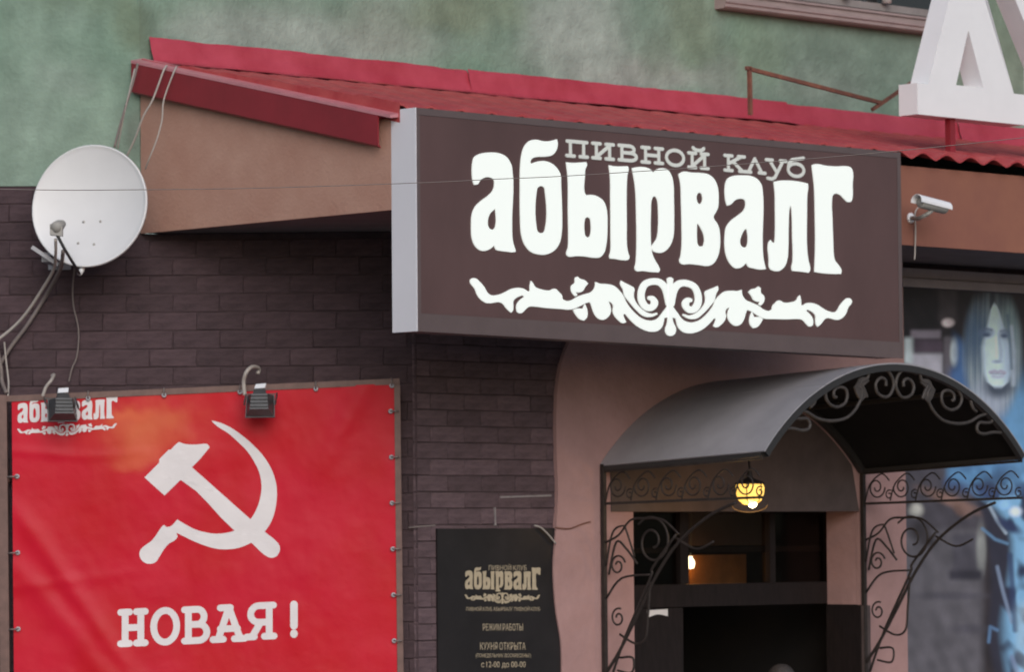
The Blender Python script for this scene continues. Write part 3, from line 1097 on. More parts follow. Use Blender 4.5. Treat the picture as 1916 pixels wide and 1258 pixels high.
A_ = (860, 240, 4.492)
B_ = (1230, 240, 4.492)
GL = [
    (A_, [[(470, 1035), (445, 950), (438, 850), (438, 330), (425, 290), (390, 240), (330, 210), (250, 203), (170, 215), (125, 240), (112, 270), (110, 440), (122, 475), (150, 470), (170, 440), (205, 415), (250, 412), (285, 430), (292, 470), (280, 520), (240, 565), (180, 610), (130, 660), (105, 720), (98, 820), (105, 930), (130, 990), (170, 1025), (215, 1030), (260, 1010), (290, 982), (305, 1020), (340, 1030), (400, 1038), (455, 1042)],
          [(300, 670), (302, 820), (285, 850), (258, 850), (238, 825), (235, 770), (255, 715), (280, 690)]]),
    (A_, [[(510, 330), (520, 230), (545, 150), (590, 105), (640, 95), (700, 108), (750, 108), (815, 92), (822, 130), (810, 185), (775, 225), (720, 238), (650, 240), (605, 255), (590, 285), (600, 298), (650, 280), (710, 275), (770, 295), (820, 340), (845, 390), (850, 480), (858, 700), (855, 880), (835, 970), (790, 1030), (720, 1062), (660, 1060), (600, 1040), (550, 985), (520, 900), (510, 760), (508, 500)],
          [(645, 530), (655, 498), (682, 485), (710, 498), (718, 530), (718, 850), (705, 875), (680, 882), (655, 870), (645, 840)]]),
    (A_, [[(895, 285), (940, 290), (1000, 288), (1062, 283), (1068, 310), (1055, 340), (1050, 400), (1048, 540), (1060, 562), (1110, 560), (1160, 575), (1205, 610), (1228, 660), (1238, 720), (1240, 800), (1238, 900), (1228, 990), (1210, 1050), (1175, 1085), (1120, 1088), (1050, 1078), (980, 1075), (915, 1078), (898, 1060), (912, 1000), (915, 900), (912, 700), (910, 420)],
          [(1048, 775), (1055, 755), (1075, 745), (1095, 760), (1102, 790), (1102, 880), (1092, 910), (1075, 918), (1055, 905), (1048, 880)]]),
    (A_, [[(1253, 310), (1290, 318), (1350, 320), (1412, 318), (1418, 345), (1408, 390), (1402, 480), (1402, 800), (1405, 1000), (1415, 1050), (1425, 1085), (1415, 1105), (1360, 1108), (1300, 1098), (1262, 1095), (1258, 1075), (1268, 1040), (1270, 900), (1268, 600), (1265, 400)]]),
    (A_, [[(1448, 335), (1500, 325), (1560, 328), (1600, 345), (1625, 375), (1650, 350), (1690, 335), (1740, 345), (1775, 390), (1792, 450), (1798, 600), (1800, 780), (1795, 900), (1775, 970), (1740, 1020), (1700, 1045), (1655, 1045), (1625, 1030), (1615, 995), (1632, 965), (1655, 930), (1668, 860), (1670, 700), (1660, 600), (1645, 572), (1625, 575), (1610, 610), (1605, 700), (1608, 1000), (1618, 1060), (1640, 1110), (1670, 1160), (1680, 1195), (1670, 1212), (1600, 1208), (1540, 1200), (1485, 1200), (1472, 1180), (1480, 1140), (1488, 1000), (1485, 700), (1478, 520), (1465, 420)]]),
    (B_, [[(178, 385), (215, 365), (290, 372), (360, 375), (420, 385), (465, 415), (495, 465), (510, 530), (512, 600), (508, 660), (490, 705), (470, 740), (475, 765), (500, 800), (518, 850), (525, 930), (520, 1020), (500, 1090), (465, 1140), (420, 1158), (350, 1150), (270, 1142), (200, 1140), (185, 1115), (195, 1080), (205, 1000), (205, 800), (200, 600), (195, 470)],
          [(330, 560), (345, 540), (365, 545), (378, 575), (378, 610), (365, 635), (345, 635), (330, 610)],
          [(330, 800), (345, 810), (370, 850), (390, 900), (395, 950), (385, 990), (355, 995), (338, 980), (330, 930)]]),
    (B_, [[(910, 1185), (890, 1100), (882, 980), (882, 520), (870, 470), (835, 425), (780, 400), (710, 395), (640, 400), (595, 420), (575, 455), (572, 600), (585, 650), (615, 640), (650, 605), (690, 592), (730, 600), (742, 640), (725, 690), (680, 730), (620, 775), (580, 830), (568, 900), (568, 1010), (585, 1090), (620, 1150), (660, 1178), (710, 1165), (745, 1130), (765, 1165), (810, 1178), (860, 1188)],
          [(745, 840), (755, 870), (758, 970), (748, 1000), (720, 1002), (700, 985), (692, 950), (705, 900), (725, 860)]]),
    (B_, [[(978, 450), (1030, 440), (1120, 440), (1200, 450), (1262, 465), (1265, 500), (1258, 550), (1255, 700), (1255, 1000), (1265, 1100), (1282, 1190), (1270, 1215), (1200, 1205), (1135, 1200), (1128, 1180), (1138, 1120), (1135, 900), (1130, 720), (1120, 655), (1112, 650), (1105, 700), (1100, 850), (1098, 1000), (1090, 1100), (1065, 1165), (1020, 1200), (975, 1198), (945, 1180), (938, 1100), (935, 960), (950, 940), (965, 960), (985, 965), (990, 900), (990, 650), (988, 540)]]),
    (B_, [[(1298, 310), (1330, 300), (1420, 315), (1500, 320), (1580, 318), (1620, 328), (1638, 355), (1638, 480), (1636, 590), (1625, 615), (1600, 620), (1570, 595), (1535, 560), (1500, 548), (1475, 560), (1465, 600), (1468, 750), (1475, 950), (1480, 1060), (1490, 1110), (1520, 1150), (1545, 1195), (1540, 1225), (1470, 1225), (1380, 1218), (1320, 1208), (1322, 1170), (1328, 1000), (1325, 700), (1318, 480), (1305, 370)]]),
]
LOGO = []                                       # loops in sign-plane (s, z)
for trp, loops in GL:
    LOGO.append([[hs(x, y, TS) for x, y in smooth_loop(tr(l, *trp), 5)] for l in loops])
C_ = (870, 500, 5.042)
ORN_PX = [
    [(48, 140), (60, 110), (95, 105), (140, 140), (185, 195), (215, 245), (245, 265), (320, 260), (380, 235), (440, 205), (500, 195), (555, 205), (600, 230), (612, 225), (612, 180), (622, 130), (640, 150), (660, 185), (720, 210), (800, 220), (820, 210), (850, 205), (885, 235), (915, 270), (920, 300), (960, 320), (1010, 310), (1060, 280), (1130, 255), (1190, 235), (1225, 190), (1230, 140), (1270, 155), (1340, 160), (1400, 175), (1450, 215), (1490, 265), (1520, 330), (1580, 410), (1660, 480), (1740, 505), (1810, 490), (1870, 420), (1931, 340), (1931, 470), (1880, 480), (1860, 560), (1820, 600), (1750, 610), (1680, 590), (1620, 555), (1560, 500), (1510, 440), (1490, 450), (1505, 490), (1520, 520), (1490, 530), (1450, 505), (1400, 440), (1395, 400), (1400, 370), (1385, 340), (1350, 320), (1370, 370), (1375, 420), (1350, 470), (1300, 498), (1250, 480), (1215, 430), (1195, 370), (1180, 330), (1140, 340), (1080, 370), (1000, 400), (900, 395), (760, 385), (650, 372), (600, 375), (560, 410), (530, 435), (495, 425), (485, 390), (490, 350), (520, 310), (560, 280), (545, 265), (490, 285), (455, 320), (455, 370), (450, 410), (435, 430), (400, 400), (340, 335), (210, 340), (160, 315), (120, 270), (90, 200)],
    [(1465, 160), (1470, 128), (1510, 150), (1560, 175), (1595, 200), (1590, 260), (1600, 310), (1640, 370), (1700, 420), (1760, 440), (1810, 430), (1815, 445), (1760, 470), (1690, 465), (1620, 410), (1550, 330), (1505, 270), (1490, 210)],
    [(1000, 210), (1005, 175), (1035, 150), (1040, 100), (1060, 90), (1085, 110), (1130, 125), (1160, 155), (1130, 190), (1110, 225), (1070, 240), (1040, 235), (1060, 265), (1040, 275), (1015, 250)],
    [(1020, 405), (1060, 390), (1110, 395), (1130, 350), (1150, 400), (1150, 470), (1120, 505), (1080, 490), (1045, 450)]]
ORN = [[hs(x, y, TS) for x, y in smooth_loop(tr(l, *C_), 4)] for l in ORN_PX]
spir = smooth_path([Vector(q) for q in [(1925, 345), (1895, 215), (1845, 150), (1775, 135), (1700, 160), (1665, 230), (1665, 310), (1700, 370), (1750, 385), (1788, 345), (1770, 300), (1742, 292)]], 5)
ORN.append([hs(x, y, TS) for x, y in tr(stroke_poly(spir, [62] * (len(spir) - 8) + [58, 54, 50, 48, 46, 44, 42, 40]), *C_)])
SMID = hs(1253.5, 580, TS)[0]
ORN = ORN + [[(2 * SMID - a, z) for a, z in reversed(l)] for l in ORN]
stem = [(1905, 110), (1931, 95), (1960, 110), (1955, 170), (1945, 240), (1950, 330), (1945, 430), (1960, 520), (1985, 580), (1975, 630), (1940, 650), (1905, 640), (1885, 600), (1905, 540), (1915, 430), (1905, 330), (1915, 240)]
ORN.append([hs(x, y, TS) for x, y in smooth_loop(tr(stem, *C_), 4)])

for loops in LOGO:
    b = MB()
    b.shape(loops, lambda a, z, d: P(a, TS - .003 + d, z), 0, .006)
    part('letter', b, 'lit', sign)
b = MB()
for i, l in enumerate(ORN):
    b.shape([l], lambda a, z, d: P(a, TS - .003 + d, z), 0, .005 + .0003 * i)
part('ornament', b, 'lit', sign)

# stroke alphabet (unit box, y up), slab serifs included
def arc(cx, cy, rx, ry, a0, a1, n=14):
    return [(cx + rx * math.cos(math.radians(lerp(a0, a1, i / n))), cy + ry * math.sin(math.radians(lerp(a0, a1, i / n)))) for i in range(n + 1)]


def sf(x, y, w=.17):
    return [(x - w, y), (x + w, y)]


GLY = {
    'П': [[(.2, 0), (.2, 1)], [(.8, 0), (.8, 1)], [(.05, 1), (.95, 1)], sf(.2, 0), sf(.8, 0)],
    'И': [[(.2, 0), (.2, 1)], [(.8, 0), (.8, 1)], [(.2, .08), (.8, .92)], sf(.2, 0), sf(.8, 0), sf(.2, 1), sf(.8, 1)],
    'В': [[(.2, 0), (.2, 1)], [(.05, 1), (.55, 1)] + arc(.55, .76, .26, .24, 80, -90), [(.2, .52), (.6, .52)], [(.6, .52)] + arc(.6, .26, .32, .26, 85, -90) + [(.05, 0)]],
    'Н': [[(.2, 0), (.2, 1)], [(.8, 0), (.8, 1)], [(.2, .5), (.8, .5)], sf(.2, 0), sf(.8, 0), sf(.2, 1), sf(.8, 1)],
    'О': [arc(.5, .5, .43, .5, 0, 360, 30)],
    'Й': [[(.2, 0), (.2, 1)], [(.8, 0), (.8, 1)], [(.2, .08), (.8, .92)], sf(.2, 0), sf(.8, 0), sf(.2, 1), sf(.8, 1), arc(.5, 1.42, .26, .2, 190, 350)],
    'К': [[(.2, 0), (.2, 1)], [(.2, .45), (.8, 1)], [(.42, .6), (.85, 0)], sf(.2, 0), sf(.85, 0, .14), sf(.2, 1), sf(.8, 1, .14)],
    'Л': [[(.18, 0), (.5, .98), (.85, 0)], sf(.15, 0, .15), sf(.86, 0, .15)],
    'У': [[(.18, 1), (.52, .2)], [(.85, 1), (.45, -.22), (.3, -.36), (.1, -.32)], sf(.18, 1, .15), sf(.85, 1, .14)],
    'Б': [arc(.5, .46, .42, .46, 0, 360, 30), [(.09, .55), (.12, .9), (.3, 1.2), (.6, 1.28), (.9, 1.38)]],
    'А': [[(.15, 0), (.5, 1), (.87, 0)], [(.22, .33), (.78, .33)], sf(.15, 0), sf(.85, 0), [(.22, 1), (.55, 1)]],
    'Я': [[(.8, 0), (.8, 1)], [(.95, 1), (.45, 1)] + arc(.45, .73, .3, .27, 95, 268) + [(.8, .46)], [(.5, .46), (.2, 0)], sf(.8, 0), [(.02, 0), (.28, 0)]],
    '!': [[(.5, 1), (.5, .3)], [(.5, .03), (.5, .06)]],
}


def glyph(mb, ch, corners, to3, w, d0, d1):
    """corners: function (u, v) -> plane (a, b); w: stroke width in plane units"""
    k = 0
    for st_ in GLY[ch]:
        pts = [corners(u, v) for u, v in st_]
        runs = [pts] if len(pts) > 5 else [[p, q] for p, q in zip(pts, pts[1:])]
        for r_ in runs:
            mb.shape(stroke_loops(r_, w), to3, d0, d1 + k * .00025)
            k += 1


SM = [('П', 75, 235, 50, 162), ('И', 265, 425, 66, 178), ('В', 455, 600, 80, 192), ('Н', 625, 785, 96, 208), ('О', 800, 945, 112, 228), ('Й', 968, 1118, 136, 246),
      ('К', 1232, 1388, 155, 268), ('Л', 1383, 1528, 172, 280), ('У', 1535, 1685, 186, 294), ('Б', 1690, 1825, 202, 308)]
for ch, x0, x1, y0, y1 in SM:
    a0, zl = hs(1040 + x0 / 3.91, 250 + y1 / 3.91, TS)
    a1, zh = hs(1040 + x1 / 3.91, 250 + y0 / 3.91, TS)
    xm = (x0 + x1) / 2
    zl = hs(1040 + xm / 3.91, 250 + (y1 + 4) / 3.91, TS)[1]
    zh = hs(1040 + xm / 3.91, 250 + (y0 + 10) / 3.91, TS)[1]
    b = MB()
    glyph(b, ch, lambda u, v: (lerp(a0, a1, u), lerp(zl, zh, v)), lambda a, z, d: P(a, TS - .003 + d, z), .0185, 0, .005)
    part('small_letter', b, 'lit_small', sign)

# ------------------------------------------------------------------ red banner on its tube frame
YBAN = YB - .14
ban = thing('banner', 'red vinyl banner with white hammer and sickle laced into a brown tube frame', 'banner', Bp(-1.6, YBAN, -1.2))
q00, q10 = hb(22, 748, YBAN), hb(738, 718, YBAN)         # top corners of the cloth
q01, q11 = hb(28, 1490, YBAN), hb(745, 1462, YBAN)       # bottom corners


def bq(u, v):                                    # v down
    a = (lerp(q00[0], q10[0], u), lerp(q00[1], q10[1], u))
    c = (lerp(q01[0], q11[0], u), lerp(q01[1], q11[1], u))
    return (lerp(a[0], c[0], v), lerp(a[1], c[1], v))


def wrinkle(u, v):
    x, y = u * 2.05, v * 2.1
    ed = min(1.0, 4.5 * min(u, 1 - u, v * 1.6, 1.6 * (1 - v)))
    k = 0.0
    k += .012 * math.exp(-((x * .82 - (y - .55) * .55) / .05) ** 2) * sstep(.45, .7, y) * (1 - sstep(1.3, 1.7, y))
    k += .011 * math.exp(-((x * .75 - (y - .85) * .60) / .06) ** 2) * sstep(.75, 1.0, y)
    k += .010 * math.exp(-((x - 1.62 - (.5 - y) * .55) / .07) ** 2) * (1 - sstep(.3, .75, y))
    k += .004 * math.exp(-((y - .27 - .05 * math.sin(x * 3)) / .025) ** 2) * (1 - sstep(.5, .9, x))
    k += .004 * math.exp(-((y - 1.0 + .08 * x) / .03) ** 2) * (1 - sstep(.3, .9, x))
    k += .010 * fbm(x * 1.5, y * 1.3, 44) * ed + .0025 * fbm(x * 5, y * 4, 48)
    return k


def B3(x, z, d):
    return Bp(x, YBAN - d, z)


b = MB()
b.grid(150, 150, lambda u, v: B3(*bq(u, v), wrinkle(u, v)))
b.grid(1, 1, lambda u, v: B3(*bq(u, 1 - v), -.012))


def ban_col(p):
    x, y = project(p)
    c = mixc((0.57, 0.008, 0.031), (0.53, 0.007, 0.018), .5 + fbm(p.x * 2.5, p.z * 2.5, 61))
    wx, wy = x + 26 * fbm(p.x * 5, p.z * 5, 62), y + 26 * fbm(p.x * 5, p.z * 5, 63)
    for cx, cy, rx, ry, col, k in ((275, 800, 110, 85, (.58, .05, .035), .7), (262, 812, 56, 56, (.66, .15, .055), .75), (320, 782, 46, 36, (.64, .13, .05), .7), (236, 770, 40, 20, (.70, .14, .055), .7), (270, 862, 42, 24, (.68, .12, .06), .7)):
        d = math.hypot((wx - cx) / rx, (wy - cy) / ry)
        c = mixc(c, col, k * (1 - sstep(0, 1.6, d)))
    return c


b.cols = [ban_col(p) for p in b.v]              # soft orange patches blended into the red beside the small logo
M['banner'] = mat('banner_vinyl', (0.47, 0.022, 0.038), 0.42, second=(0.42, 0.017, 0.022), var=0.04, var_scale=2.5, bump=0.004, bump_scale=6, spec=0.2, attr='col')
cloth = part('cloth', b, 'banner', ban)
b = MB()
fr = .034


def tubebar(p, q, w):
    b.bar(B3(*p, -.01), B3(*q, -.01), w, w, Vector((0, 1, 0)))


for i, (p, q) in enumerate((((-18, 752 - 4), (748, 714)), ((743, 719), (752, 1480)), ((4, 740), (12, 1490)), ((4, 1498), (755, 1470)))):
    b = MB()
    tubebar(hb(*p, YBAN), hb(*q, YBAN), [.032, .032, .05, .032][i])
    part('frame_tube', b, 'ban_frame', ban)
for px, py in ((12, 900), (746, 900), (500, 722), (120, 740)):           # stand-offs to the wall
    b = MB()
    x, z = hb(px, py, YBAN)
    b.tube([Bp(x, YBAN + .02, z), Bp(x, YB + .01, z)], .012, 8)
    part('stand_off', b, 'ban_frame', ban)


def grommet(px, py, tox, toy):
    x, z = hb(px, py, YBAN - .012)
    bb = MB()
    bb.lathe([(.004, .0), (.0045, .004), (.009, .005), (.013, .002), (.013, -.004)], Bp(x, YBAN - .012, z), (0, -1, 0), 12)
    g_ = part('eyelet', bb, 'galv', cloth)
    bb = MB()
    x2, z2 = hb(tox, toy, YBAN - .02)
    bb.tube([Bp(x, YBAN - .016, z), Bp((x + x2) / 2, YBAN - .03, (z + z2) / 2), Bp(x2, YBAN - .018, z2)], .004, 6)
    part('tie', bb, 'cable_grey', cloth)


for k in range(6):
    grommet(731 + k * 1.3, 770 + k * 86, 746 + k * 1.3, 770 + k * 86)
    grommet(32 + k, 892 + (k - 0) * 143, 14 + k, 893 + k * 143)
for k in range(5):
    xx = 165 + k * 142
    grommet(xx, 752 - (xx - 22) * .042, xx, 738 - (xx - 22) * .042)

# print on the cloth
def cloth_d(x, z):
    u = (x - q00[0]) / (q10[0] - q00[0])
    v = (z - lerp(q00[1], q10[1], u)) / (q01[1] - q00[1])
    return wrinkle(max(0, min(1, u)), max(0, min(1, v)))


import bmesh


def printed(name, flats, m, parent, off=.0016):
    """flat print: list of 2D loops groups laid onto the waving cloth"""
    bm = bmesh.new()
    for k, loops in enumerate(flats):
        fl = [q for l in loops for q in l]
        vs = [bm.verts.new((q[0], q[1], k)) for q in fl]
        for t in tessellate_polygon([[Vector((q[0], q[1], 0)) for q in l] for l in loops]):
            try:
                bm.faces.new([vs[i] for i in t])
            except ValueError:
                pass
    for _ in range(5):
        le = [e for e in bm.edges if e.calc_length() > .035]
        if not le:
            break
        bmesh.ops.subdivide_edges(bm, edges=le, cuts=1)
        bmesh.ops.triangulate(bm, faces=bm.faces[:])
    bm.verts.index_update()
    mb = MB()
    mb.add([B3(v.co.x, v.co.y, cloth_d(v.co.x, v.co.y) + off + .0002 * v.co.z) for v in bm.verts],
           [tuple(v.index for v in f.verts) for f in bm.faces], smooth=True)
    bm.free()
    return part(name, mb, m, parent)


EM = (240, 770, 4.1933)
HAM = [[(128, 520), (243, 405), (245, 375), (300, 320), (318, 302), (335, 302), (388, 248), (400, 242), (440, 256), (500, 262), (560, 260), (612, 256), (632, 270), (638, 285), (560, 380), (500, 440), (955, 845), (1068, 945), (1160, 1020), (1188, 1060), (1188, 1100), (1165, 1140), (1130, 1152), (1090, 1142), (960, 1028), (830, 935), (420, 545), (408, 542), (285, 662)]]
SIC = [[(652, 75), (680, 78), (780, 115), (880, 180), (980, 265), (1070, 365), (1130, 470), (1160, 570), (1166, 650), (1155, 760), (1125, 860), (1075, 940), (1010, 1005), (940, 1045), (860, 1075), (780, 1085), (700, 1082), (600, 1055), (500, 1015), (440, 985), (378, 955), (388, 985), (370, 1010), (320, 1040), (280, 1085), (240, 1150), (215, 1185), (180, 1198), (140, 1195), (105, 1170), (88, 1130), (95, 1090), (130, 1055), (180, 1020), (220, 970), (265, 905), (280, 892), (298, 910), (330, 905), (385, 850), (450, 890), (530, 930), (610, 952), (690, 962), (770, 955), (840, 935), (910, 895), (965, 840), (1010, 760), (1035, 680), (1045, 590), (1030, 490), (990, 400), (930, 310), (860, 240), (780, 170), (700, 120)]]
printed('emblem', [[[hb(x, y, YBAN) for x, y in smooth_loop(tr(l, *EM), 4, 40)]] for sh in (HAM, SIC) for l in sh], 'print_white', cloth)
TX = [('Н', 672, 818, 922, 1098), ('О', 850, 1000, 914, 1092), ('В', 1026, 1170, 908, 1083), ('А', 1196, 1368, 898, 1074), ('Я', 1380, 1540, 887, 1060), ('!', 1612, 1682, 880, 1052)]
for ch, x0, x1, y0, y1 in TX:
    a0 = hb(x0 / 2.994, 838 + y1 / 2.994, YBAN)[0]
    a1 = hb(x1 / 2.994, 838 + y1 / 2.994, YBAN)[0]
    sl_ = .044

    def cr(u, v):
        px = lerp(x0, x1, u) / 2.994
        py = 838 + lerp(y1, y0, v) / 2.994 - (u - .5) * (x1 - x0) / 2.994 * sl_
        return hb(px, py, YBAN)
    fl = []
    for st_ in GLY[ch]:
        pts = [cr(u, v) for u, v in st_]
        fl += [stroke_loops(r_, .036 if ch != '!' else .040) for r_ in ([pts] if len(pts) > 5 else [[p, q] for p, q in zip(pts, pts[1:])])]
    printed('letter', fl, 'print_white', cloth)


def logo_on(fr0, fr1, to3, name, m, parent, d, orn=True, small=True):
    """copy the sign's logo into the box fr0 (lower left) - fr1 (upper right)"""
    al = [p for L in LOGO for l in L for p in l]
    ol = [p for l in ORN for p in l]
    s_lo, s_hi = min(p[0] for p in al), max(p[0] for p in al)
    z_lo, z_hi = min(p[1] for p in al + ol), max(p[1] for p in al)
    f = lambda p: fr0(( p[0] - s_lo) / (s_hi - s_lo), (p[1] - z_lo) / (z_hi - z_lo))
    if to3 is None:
        for loops in LOGO:
            printed(name, [[[f(p) for p in l] for l in loops]], m, parent)
        printed('ornament', [[[f(p) for p in l]] for l in ORN], m, parent)
        return
    for loops in LOGO:
        bb = MB()
        bb.shape([[f(p) for p in l] for l in loops], to3, 0, d)
        part(name, bb, m, parent)
    if orn:
        bb = MB()
        for i, l in enumerate(ORN):
            bb.shape([[f(p) for p in l]], to3, 0, d + .0001 * i)
        part('ornament', bb, m, parent)


def banbox(u, v):
    px = lerp(33, 220, u)
    py = lerp(814, 741, v) - (u - .5) * 187 * .055 + 2
    return hb(px, py, YBAN)


logo_on(banbox, None, None, 'logo_letter', 'print_white', cloth, 0)

# ------------------------------------------------------------------ floodlights over the banner
def floodlight(px, py, lab, yaw, lit):
    yl = YBAN - .20
    x, z = hb(px, py, yl)
    t_ = thing('floodlight', lab, 'lamp', Bp(x, yl, z), 'floodlights over the banner')
    R = Matrix.Rotation(yaw, 3, 'Z') @ Matrix.Rotation(math.radians(-18), 3, 'X')
    o_ = Bp(x, yl, z)
    f = lambda a, b_, c: o_ + R @ Vector((a, b_, c))
    bb = MB()                                    # tapering cast housing, glass side towards the cloth
    bk, ft = [(-.05, -.042), (.05, -.042), (.042, .044), (-.042, .044)], [(-.074, -.060), (.074, -.060), (.070, .056), (-.070, .056)]
    bb.hexa([f(a, -.035, c) for a, c in bk] + [f(a, .03, c) for a, c in ft])
    bb.hexa([f(a, .0305, c) for a, c in [(-.078, -.064), (.078, -.064), (.074, .060), (-.074, .060)]] + [f(a, .044, c) for a, c in [(-.078, -.064), (.078, -.064), (.074, .060), (-.074, .060)]])
    for k in range(4):
        zz = -.03 + k * .02
        bb.hexa([f(-.044, -.044, zz), f(.044, -.044, zz), f(.044, -.044, zz + .004), f(-.044, -.044, zz + .004),
                 f(-.05, -.030, zz), f(.05, -.030, zz), f(.05, -.030, zz + .004), f(-.05, -.030, zz + .004)])
    hd = part('housing', bb, 'lamp_metal', t_)
    bb = MB()
    bb.hexa([f(a, .0445, c) for a, c in [(-.066, -.054), (.066, -.054), (.066, .05), (-.066, .05)]] + [f(a, .047, c) for a, c in [(-.066, -.054), (.066, -.054), (.066, .05), (-.066, .05)]])
    part('front_glass', bb, 'glass', hd)
    bb = MB()
    bb.hexa([f(-.036, -.03, .0455), f(.036, -.03, .0455), f(.030, -.024, .074), (f(-.030, -.024, .074)),
             f(-.036, .02, .0455), f(.036, .02, .0455), f(.030, .014, .074), f(-.030, .014, .074)])
    part('junction_box', bb, 'dark_metal', t_)
    bb = MB()
    bb.hexa([f(-.028, -.028, .075), f(.028, -.028, .079), f(.032, -.018, .108), f(-.022, -.018, .104),
             f(-.028, .012, .075), f(.028, .012, .079), f(.032, .004, .108), f(-.022, .004, .104)])
    part('cap', bb, 'chrome', t_)
    bb = MB()
    for sgn in (-1, 1):
        bb.bar(f(sgn * .082, 0, 0), f(sgn * .082, .085, .085), .006, .018)
    bb.bar(f(-.082, .085, .085), f(.082, .085, .085), .018, .006)
    bb.tube([f(0, .085, .085), Bp(x, YBAN + .01, z + .105)], .011, 8)
    part('bracket', bb, 'lamp_metal', t_)
    return t_, f


f1, ff = floodlight(118, 764, 'black floodlight at the left hanging in front of the small white logo', math.radians(16), True)
f2, ff2 = floodlight(486, 756, 'black floodlight above the sickle tip near the middle of the banner', math.radians(-2), False)

def cable(pts, r, m, lab, name='cable', cat='cable', group=None, y=None):
    """pts: (px, py, y)"""
    w = [Bp(*(lambda h: (h[0], q[2], h[1]))(hb(q[0], q[1], q[2]))) for q in pts]
    bb = MB()
    bb.tube(smooth_path(w, 6), r, 7)
    return solo(name, bb, m, lab, cat, group)


y_ = YBAN - .1
cable([(458, 740, y_), (456, 715, y_), (461, 697, y_ - .02), (472, 687, y_ + .02), (484, 690, y_ + .1), (482, 700, YBAN)], .011, 'cable_pale', 'pale cable looping up behind the floodlight above the sickle')
cable([(80, 742, y_), (86, 725, y_), (96, 712, y_), (101, 702, y_ + .08), (97, 704, YBAN)], .009, 'cable_pale', 'short pale cable standing up left of the floodlight on the logo')

# ------------------------------------------------------------------ satellite dish
YD = 21.28
cx_, cz_ = hb(167, 385, YD)
dish = thing('satellite_dish', 'round white satellite dish on the brick beside the tan gable', 'dish', Bp(cx_, YD, cz_))
ax = Vector((-.30, -.94, .12)).normalized()
rr_ = .318
prof_f = [(rr_ * k / 16, .062 * (k / 16) ** 2 - .062) for k in range(17)]
prof_b = [(r, h - .006) for r, h in reversed(prof_f)]
b = MB()
b.lathe(prof_f + [(rr_ + .004, .004), (rr_ + .010, .001), (rr_ + .010, -.012), (rr_ + .003, -.014)] + prof_b, Bp(cx_, YD, cz_), ax, 56)
refl = part('reflector', b, 'dish', dish)
for px, py in ((147, 411), (183, 412), (141, 453), (175, 457)):
    x, z = hb(px, py, YD + .0)
    o_ = Bp(x, YD, z)
    rad = (o_ - Bp(cx_, YD, cz_))
    rad = rad - ax * rad.dot(ax)
    o_ = Bp(cx_, YD, cz_) + rad + ax * (.062 * (rad.length / rr_) ** 2 - .062)
    b = MB()
    b.lathe([(0, .005), (.006, .004), (.008, 0), (.008, -.003)], o_, ax, 10)
    part('bolt', b, 'plastic_grey', refl)
lx, lz = hb(107, 424, YD - .30)
lnbp = Bp(lx, YD - .30, lz)
b = MB()
la = Vector((.25, .9, .25)).normalized()
b.lathe([(0, -.03), (.028, -.03), (.03, 0), (.03, .03), (.022, .05), (.022, .07), (0, .072)], lnbp, la, 14)
b.hexa([lnbp + Vector(q) for q in [(-.036, -.02, -.045), (.028, -.02, -.05), (.028, -.02, .01), (-.036, -.02, .012), (-.036, .03, -.045), (.028, .03, -.05), (.028, .03, .01), (-.036, .03, .012)]])
part('receiver_head', b, 'plastic_grey', dish)
b = MB()
x, z = hb(149, 512, YD - .02)
b.tube([lnbp + Vector((0, 0, -.045)), lnbp + Vector((.03, .06, -.11)), Bp(x, YD - .03, z)], .0085, 8)
part('feed_arm', b, 'lamp_metal', dish)
b = MB()
x2, z2 = hb(155, 498, YD + .02)
b.tube([Bp(x, YD - .03, z + .0), Bp(x + .01, YD, z + .02), Bp(x2, YD + .03, z2)], .014, 8)
part('arm_clip', b, 'dish', dish)
b = MB()
mx, mz = hb(88, 482, YD + .18)
cc = Bp(cx_, YD, cz_) - ax * .13
b.bar(Bp(mx - .07, YD + .13, mz + .05), Bp(mx + .07, YD + .13, mz - .045), .02, .085, Vector((0, 1, 0)))
b.bar(Bp(mx, YD + .14, mz), Bp(mx + .04, YB + .01, mz - .01), .05, .05)
b.bar(Bp(mx + .05, YD + .13, mz - .0), cc, .035, .04)
b.xy(mx - .02, mx + .10, YB - .012, YB, mz - .05, mz + .06)
part('mount', b, 'galv', dish)

cable([(104, 448, YD - .29), (104, 475, YD - .2), (100, 505, YD), (80, 540, YD + .15), (50, 585, YD + .25), (20, 617, YD + .3), (-30, 655, YD + .32)], .0085, 'cable_pale', 'pale coaxial cable sweeping down left from the dish receiver')
cable([(118, 470, YD - .1), (112, 505, YD + .1), (85, 555, YB - .04), (50, 610, YB - .03), (20, 650, YB - .03), (-10, 700, YB - .03)], .011, 'cable_grey', 'thick brown cable on the brick below the dish')
cable([(8, 640, YB - .05), (12, 680, YB - .05), (16, 715, YB - .06), (15, 742, YBAN)], .005, 'cable_pale', 'thin cable dropping to the left end of the banner frame')
cable([(-6, 650, YB - .06), (2, 690, YB - .06), (4, 715, YB - .06), (12, 735, YBAN)], .011, 'cable_grey', 'thick grey cable at the left picture edge above the banner')
cable([(140, 500, YB - .08), (136, 540, YB - .03), (138, 575, YB - .03), (146, 610, YB - .03), (147, 640, YB - .03), (143, 670, YB - .03), (134, 692, YB - .03), (129, 715, YB - .03)], .0045, 'cable_grey', 'thin cable hanging in an S from the dish to the banner')
yc = YB - .16
cable([(258, 118, yc), (250, 150, yc), (238, 190, yc), (226, 230, yc), (214, 276, yc)], .007, 'cable_grey', 'grey cable running down the green wall left of the red trim')
cable([(252, 128, yc), (232, 215, yc), (220, 278, yc + .05)], .004, 'cable_pale', 'thinnest pale wire on the green wall above the dish')
